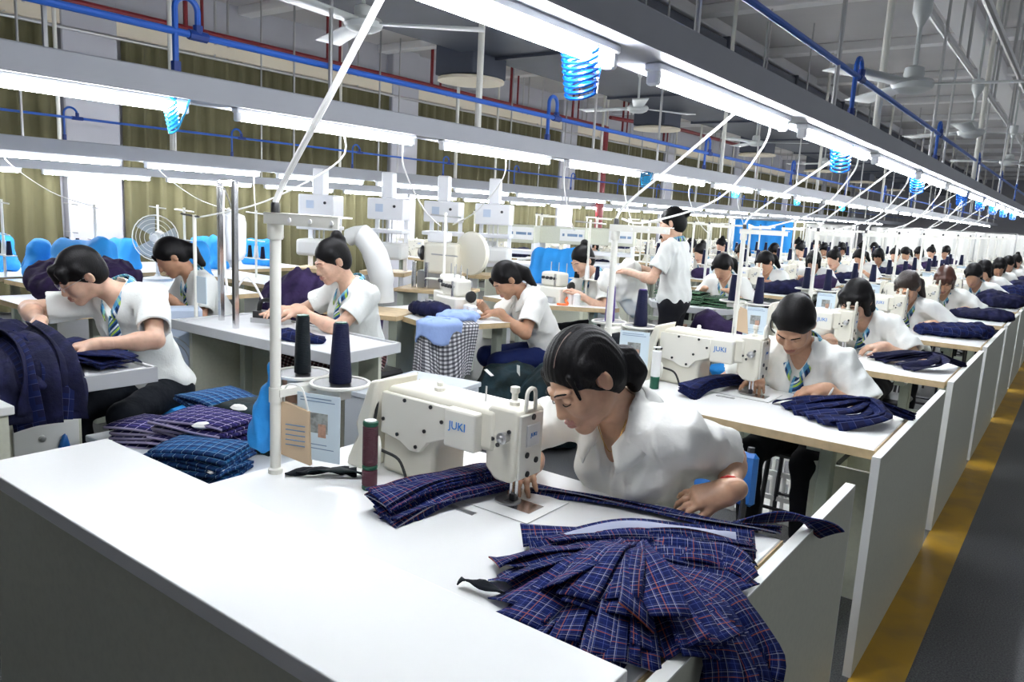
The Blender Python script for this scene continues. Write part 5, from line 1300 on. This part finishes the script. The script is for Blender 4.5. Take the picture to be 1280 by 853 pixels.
for a, b in (((-.16, -.3, 0), (.14, .3, .02)), ((-.16, -.3, .02), (-.14, .3, .55)), ((.12, -.3, .02), (.14, .3, .55)), ((-.14, .28, .02), (.12, .3, .55)), ((-.14, -.3, .02), (.12, -.28, .55))): MB().span(a, b).build('board', PANEL, t, 0)
# hanging bags on the near stand
heap('blue cloth bag hanging on the near thread stand', (-1.745, 1.245, .93), [((0, 0, 0), (.030, .038, .085)), ((-.005, -.01, -.05), (.038, .045, .055)), ((.02, 0, .10), (.012, .015, .05))], BLUEBAG, 121, .006, .005, 40, 'hanging_bag', 'bag')
t = thing('paper_bag', 'beige paper pouch with white handle hanging on the near thread stand', 'bag', (-1.655, 1.262, .83), R(20))
MB().prism([(-.035, .0), (.055, -.02), (.05, .13), (-.035, .15)], -.006, .006, M=Matrix(((1, 0, 0), (0, 0, 1), (0, 1, 0)))).build('pouch', KRAFT, t, 0)
MB().tube(catmull([(-.03, 0, .145), (-.02, 0, .195), (.025, 0, .19), (.045, 0, .13)], 5), .003, 5).build('handle', PAPERW, t)
for k in range(5): MB().span((-.02, -.0075, .03+.014*k), (.04, -.006, .033+.014*k)).build('text_line', INK, t, 0)
t = thing('paper_bag', 'beige paper pouch hanging on the second thread stand', 'bag', (-1.66, FR[2]+.28, .86), R(20))
MB().prism([(-.04, .0), (.05, -.02), (.03, .13), (-.02, .15)], -.008, .008, M=Matrix(((1, 0, 0), (0, 0, 1), (0, 1, 0)))).build('pouch', KRAFT, t, 0)
MB().tube(catmull([(-.02, 0, .145), (-.015, 0, .18), (.02, 0, .18), (.03, 0, .13)], 5), .003, 5).build('handle', PAPERW, t)
# white garment in the standing woman's hands
heap('white garment held up by the standing woman', (-3.02, 5.66, .98), [((0, 0, 0), (.10, .17, .20)), ((.06, .05, -.12), (.09, .12, .17)), ((-.1, -.1, .0), (.10, .12, .10))], SHIRT, 131, .012, .014, 20, 'white_garment', 'garment')
# ================================================================== FAR ROWS
far = []
for k, o in enumerate((dict(skin=SKIN1, hair='low', hrot=(-6, 38, 0)), dict(skin=SKIN3, hair='bob', hrot=(8, 34, 0)), dict(skin=SKIN2, hair='bun', hrot=(-20, 26, 0)))):
    q = dict(base, fine=0, head=(0, -.33, 1.09), L=(.17, -.36, .84), R=(-.17, -.36, .84), seed=70+k); q.update(o)
    far.append(person('seated worker in white with head bent in the far rows', (0, 0, 0), 0, q)[0])
used = [False]*3
st0 = [None]
HN = ['low-tied hair', 'a black bob', 'a high bun']
def far_worker(k, x, y, rz, label):
    w = far[k] if not used[k] else copy_tree(far[k]); used[k] = True
    if st0[0] is None: st0[0] = q_ = stool('dark stool under a worker in the far rows', (x, y+.03, 0), BLACK, .45); q_['group'] = 'stools in the far rows'
    else: copy_tree(st0[0], (x, y+.03, 0))
    w.location = (x, y, 0); w.rotation_euler = (0, 0, R(rz)); w['label'] = label; w['group'] = 'workers in the far rows'
tab0 = None
def far_table(x, y, label, w=1.15):
    global tab0
    if tab0 is None:
        t = thing('sewing_table', '', 'table'); MB().span((-w/2, 0, TZ-.03), (w/2, .6, TZ), r=.003).build('tabletop', WHITE_TOP, t, 0)
        MB().span((-w/2, -.003, TZ-.035), (w/2, 0, TZ-.003)).build('front_edge', WOOD_EDGE, t, 0)
        for s in (-1, 1): MB().span((s*w*.42-.025, .26, 0), (s*w*.42+.025, .33, TZ-.03)).build('leg', STEEL_G, t, 0)
        MB().span((-w*.42, .28, .15), (w*.42, .31, .2)).build('crossbar', STEEL_G, t, 0); tab0 = t
    else: t = copy_tree(tab0)
    t.location = (x, y, 0); t['label'] = label; t['group'] = 'tables in the far rows'; return t
hp = [heap('x', (0, 0, -50), [((0, 0, 0), (.20, .13, .08)), ((.1, .04, .03), (.12, .1, .08)), ((-.12, 0, 0), (.1, .09, .06))], m, 140+i, .02, .014, 22) for i, m in enumerate((NAVY, PURPLE))]
hu = [False, False]
def far_heap(k, x, y, z, label, rz=0):
    h = hp[k] if not hu[k] else hp[k].copy()
    if hu[k]: COL.objects.link(h)
    hu[k] = True; h.location = (x, y, z); h.rotation_euler = (0, 0, rz); h['label'] = label; h['group'] = 'cloth heaps in the far rows'; h['category'] = 'fabric'
rr = random.Random(12)
ROWS = [(-2.95, [8.1+1.32*k for k in range(11)], 'the far row behind the standing woman', 1.0), (-4.25, [9.2+1.45*k for k in range(9)], 'the second far row', .75), (-5.6, [8.6+1.5*k for k in range(9)], 'the far row under the duct', .6), (-7.8, [8.0+1.8*k for k in range(8)], 'the far row by the curtains', .4)]
n = 0
for ri, (x, ys, where, pw) in enumerate(ROWS):
    for j, y in enumerate(ys):
        far_table(x, y, 'white-topped sewing table in '+where)
        put_machine(0, (x+.05, y+.32, TZ), 'cream sewing machine in '+where, 'machines in the far rows')
        s = copy_tree(stand0, (x-.5, y+.2, TZ), label='cream thread stand in '+where); s['group'] = 'stands in the far rows'
        if ri < 2 and j < 8:
            for dx in (-.085, .08):
                cone((x-.5+dx, y+.355, TZ+.243), 'navy thread cone in '+where, cone_n, THREADW, 'cones in the far rows')
            if j < 5: poster((x-.4, y+.26, TZ+.045), R(17), 'pale blue instruction card in '+where)
        if rr.random() < .75: far_heap(n % 2, x+.36, y+.28, TZ+.06, '%s cloth heap in %s' % (('navy', 'dark purple')[n % 2], where), rr.uniform(-.6, .6))
        if rr.random() < pw: far_worker(n % 3, x+.18+rr.uniform(-.08, .08), y+.86, rr.uniform(-12, 12), 'worker in white with %s in %s' % (HN[n % 3], where))
        n += 1
# the row beyond the partitioned tables
far_worker(1, -1.0, FR[7]+.95, 4, 'worker with a black bob at the eighth partitioned table'); far_worker(0, -.95, FR[8]+.95, -6, 'worker with low-tied hair at the ninth partitioned table'); far_worker(2, -.98, FR[9]+.95, 0, 'worker with a high bun at the tenth partitioned table')
# round-fronted table with the green-black checked stack
work_table('grey round-fronted table carrying the green-black checked stack', [(-3.15, 6.35), (-3.0, 6.12), (-2.7, 6.05), (-2.42, 6.12), (-2.3, 6.35), (-2.3, 6.8), (-3.15, 6.8)], TZ, rim=.05, legs=[(-2.95, 6.5), (-2.5, 6.5)], top=PADGREY, edge=PANEL)
stack(-2.86, 6.42, TZ, 9, .42, .26, PLAIDG, R(5), 'green-black checked cloth in the left pile on the round-fronted table', 'green checked piles', 41, .012)
stack(-2.48, 6.46, TZ, 7, .34, .26, PLAIDG, R(-8), 'green-black checked cloth in the low pile on the round-fronted table', 'green checked piles', 42, .012)
far_worker(0, -2.72, 7.35, -5, 'worker sitting behind the green-black checked piles')
heap('purple cloth heap hanging below the round-fronted table', (-2.30, 5.95, .58), [((0, 0, 0), (.22, .14, .16)), ((.2, .05, -.06), (.16, .14, .13)), ((-.12, 0, .1), (.12, .12, .12))], PURPLE, 151, .016, .014, 18)
work_table('grey trolley under the purple cloth heap', [(-2.6, 5.8), (-1.95, 5.8), (-1.95, 6.1), (-2.6, 6.1)], .44, edge=PANEL, top=GREYBOX)
heap('bright blue cloth on the grey trolley under the purple heap', (-2.10, 5.78, .36), [((0, 0, 0), (.18, .10, .07))], BLUEBAG, 152, .014, .01, 18)
# ------------------------------------------------------------------ pressing machines: white head on a column over a tray
def press(label, loc, rz):
    t = thing('press_machine', label, 'machine', loc, rz, 'white press machines')
    bevel(MB().span((-.19, -.16, 1.36), (.19, .16, 1.58)).build('head', LIGHT_H, t, 0), .012)
    MB().span((-.10, -.164, 1.44), (-.02, -.16, 1.52)).build('panel', PALEB, t, 0); MB().lathe([(.015, 0), (.015, .01)], (.1, -.16, 1.5), 10, M=Matrix.Rotation(R(90), 3, 'X')).build('dial', DARKM, t)
    MB().span((-.06, -.10, 1.58), (.06, .06, 1.85), r=.01).build('chimney', LIGHT_H, t, 0)
    for x in (-.16, .16): MB().span((x-.02, .10, .8), (x+.02, .14, 1.36)).build('column', LIGHT_H, t, 0)
    for x in (-.05, .0, .05): MB().cyl((x, -.05, 1.12), (x, -.05, 1.36), .008, n=6).build('piston', STEEL, t)
    MB().span((-.2, -.18, 1.22), (.2, .16, 1.26), r=.008).build('tray', LIGHT_H, t, 0)
    bevel(MB().span((-.2, -.2, .95), (.2, .12, 1.12)).build('pressing_pad', PAPERW, t, 0), .03)
    MB().span((-.24, -.22, .78), (.24, .2, .82)).build('table_plate', WOOD_EDGE, t, 0)
    for x in (-.2, .2): MB().span((x-.02, -.18, 0), (x+.02, .16, .78)).build('leg', LIGHT_H, t, 0)
    return t
p0 = press('white press machine with square head standing along the curtains', (-6.5, 5.3, 0), R(30))
for x, y in ((-5.95, 5.75), (-5.62, 6.25), (-5.2, 6.6)): copy_tree(p0, (x, y, 0), R(30))
# white cabinets with printed sign boards
def sign_cab(label, loc, rz):
    t = thing('fusing_machine', label, 'machine', loc, rz, 'white machines with sign boards')
    MB().span((-.28, -.2, .0), (.28, .25, .86), r=.01).build('body', PANEL, t, 0); MB().span((-.30, -.28, .86), (.30, .25, .93), r=.008).build('bed', LIGHT_H, t, 0)
    for x in (-.27, .27): MB().span((x-.015, -.2, .93), (x+.015, .2, 1.16)).build('side', LIGHT_H, t, 0)
    MB().span((-.28, -.18, 1.03), (.28, .2, 1.07)).build('shelf', LIGHT_H, t, 0); MB().span((-.29, -.2, 1.16), (.29, .24, 1.36), r=.01).build('hood', PANEL, t, 0)
    b = MB().span((-.02, -.208, 1.20), (.27, -.2, 1.34)).build('sign_board', PAPERW, t, 0)
    for x0, x1 in ((.01, .035), (.07, .19), (.205, .25)): MB().span((x0, -.2095, 1.255), (x1, -.208, 1.285)).build('sign_mark', INK, b, 0)
    return t
c0 = sign_cab('white machine with a printed sign board behind the overlock tables', (-5.45, 7.3, 0), R(25))
for x, y in ((-5.1, 7.85), (-4.75, 8.4)): copy_tree(c0, (x, y, 0), R(25))
# grey button machine with a large disc
t = thing('button_machine', 'grey button machine with a large round disc behind the overlock worker', 'machine', (-4.74, 5.22, 0), R(25))
MB().span((-.34, -.25, .75), (.34, .25, .78), r=.004).build('table_plate', WOOD_EDGE, t, 0)
for x in (-.29, .29): MB().span((x-.03, -.2, 0), (x+.03, .2, .75)).build('leg', STEEL_G, t, 0)
bevel(MB().span((-.12, -.1, .92), (.2, .12, 1.2)).build('body', CREAM, t, 0), .03, 3); MB().span((-.18, -.08, .78), (.18, .1, .94), r=.01).build('base', STEEL, t, 0)
MB().lathe([(.02, 0), (.19, .01), (.2, .03), (.19, .06), (.02, .09)], (.30, -.05, 1.12), 28, M=Matrix.Rotation(R(62), 3, 'Z') @ Matrix.Rotation(R(90), 3, 'Y')).build('disc', CREAM, t)
MB().lathe([(.06, 0), (.07, .02), (.04, .05), (.02, .06)], (-.12, -.06, 1.1), 16, M=Matrix.Rotation(R(-90), 3, 'Y')).build('handwheel', BLACK, t)
for x in (-.2, -.08): MB().cyl((x, -.1, .78), (x, -.1, 1.02), .022, n=10).build('cylinder', CHROME, t)
bevel(MB().span((-.1, -.06, 1.2), (.1, .08, 1.30)).build('motor_cover', LIGHT_H, t, 0), .02)
# grey collar press behind the ironing woman
t = thing('collar_press', 'pale grey rounded press arm behind the woman at the ironing table', 'machine', (-3.98, 3.62, 0), R(20))
MB().span((-.35, -.2, .76), (.35, .2, .79)).build('table_plate', WOOD_EDGE, t, 0)
for x in (-.3, .3): MB().span((x-.03, -.15, 0), (x+.03, .15, .76)).build('leg', STEEL_G, t, 0)
MB().tube(catmull([(.16, 0, .85), (.14, 0, 1.0), (.08, 0, 1.18), (-.02, 0, 1.30), (-.12, 0, 1.28)], 5), [.07]*5+[.085]*6+[.08]*5+[.06]*5, 14).build('arm', mat('pale_grey_casting', (.55, .56, .55), .4), t)
bevel(MB().span((-.3, -.1, .79), (-.05, .1, .93)).build('base', STEEL, t, 0), .01); MB().cyl((-.16, 0, .93), (-.16, 0, 1.22), .03, n=10).build('ram', CHROME, t)
MB().lathe([(.05, 0), (.055, .03), (.02, .04)], (-.2, -.08, 1.12), 14, M=Matrix.Rotation(R(90), 3, 'X')).build('handwheel', BLACK, t)
cover('blue dust cover on the table in front of the white sign-board machines', (-4.45, 6.75, TZ), R(10), 1.2, 99)
far_table(-4.45, 6.5, 'table under the blue dust cover in front of the sign-board machines')
heap('dark purple cloth heap beside the far blue dust cover', (-4.0, 6.7, TZ+.06), [((0, 0, 0), (.2, .14, .08))], PURPLE, 155, .016, .012, 20)
heap('dark purple garment heap on the floor before the press machines', (-5.15, 4.45, .55), [((0, 0, 0), (.28, .2, .2)), ((.15, .05, -.1), (.2, .2, .25)), ((0, 0, -.35), (.22, .18, .2))], PURPLE, 156, .018, .016, 16)
# large bright blue sheets and white garment rails in the distance
for k, (x, y, m, lb) in enumerate(((-5.0, 14.6, BLUEBAG, 'tall bright blue sheet hanging from a rail in the distance'), (-3.9, 21, SHIRT, 'white garments hanging from a rail in the distance'), (-2.9, 22.5, SHIRT, 'wide white sheet hanging in the distance behind the workers'), (-5.2, 20, SHIRT, 'white garments on a rail beyond the bright blue sheet'), (-2.2, 25, SHIRT, 'white sheet on a rail at the far end of the second far row'), (-3.4, 27.5, PALEB, 'pale blue cloth on a rail near the far wall'), (-1.9, 30, SHIRT, 'white garments on a rail beside the far end of the partitioned row'), (-4.6, 30, SHIRT, 'white garments on a rail under the far end of the duct'), (-6.5, 26, SHIRT, 'white garments on a rail by the far curtains'), (-3.0, 34, SHIRT, 'white sheet on the rail closest to the far wall'))):
    t = thing('garment_rail', lb, 'garment rail', (x, y, 0))
    for s in (-.6, .6): MB().cyl((s, 0, 0), (s, 0, 1.6), .018, n=8).build('post', STEEL, t)
    MB().cyl((-.62, 0, 1.6), (.62, 0, 1.6), .015, n=8).build('bar', STEEL, t)
    o = MB(); o.grid(lambda u, v: ((u-.5)*1.1, .04*math.sin(u*26+k), 1.58-v*.8), 26, 6); c = o.build('hung_cloth', m, t, 180, recalc=False); md = c.modifiers.new('thick', 'SOLIDIFY'); md.thickness = .012
# white cables drooping from the second light row
for k, (y, x2, y2) in enumerate(((2.9, -4.24, 2.52), (3.4, -3.9, 4.3), (5.2, -3.5, 5.55), (4.4, -4.3, 4.9), (6.2, -3.3, 6.3), (7.6, -3.45, 8.3), (9, -3.45, 9.6))):
    pts = catmull([(-3.40, y, 1.94), (-3.42, y+.02, 1.75), (-3.4*.5+x2*.5, (y+y2)/2, 1.5), (x2, y2, 1.38)], 6)
    tag(MB().tube(pts, .005, 6).build('power_cable', CABLE_W), 'white cable drooping from the ironing row lights to a thread stand', 'cable', 'white cables from the ironing row lights')
for k, (y, x2, y2) in enumerate(((1.6, -7.0, 2.5), (2.6, -6.3, 2.9), (3.9, -7.1, 4.6), (4.9, -6.2, 4.3))):
    pts = catmull([(-7.1, y, 1.79), (-7.1, y, 1.7), (x2*.5-3.55, (y+y2)/2, 1.48), (x2, y2, 1.38)], 6)
    tag(MB().tube(pts, .004, 6).build('power_cable', CABLE_W), 'thin white cable from the low trunking to a stand among the blue covers', 'cable', 'white cables among the blue covers')
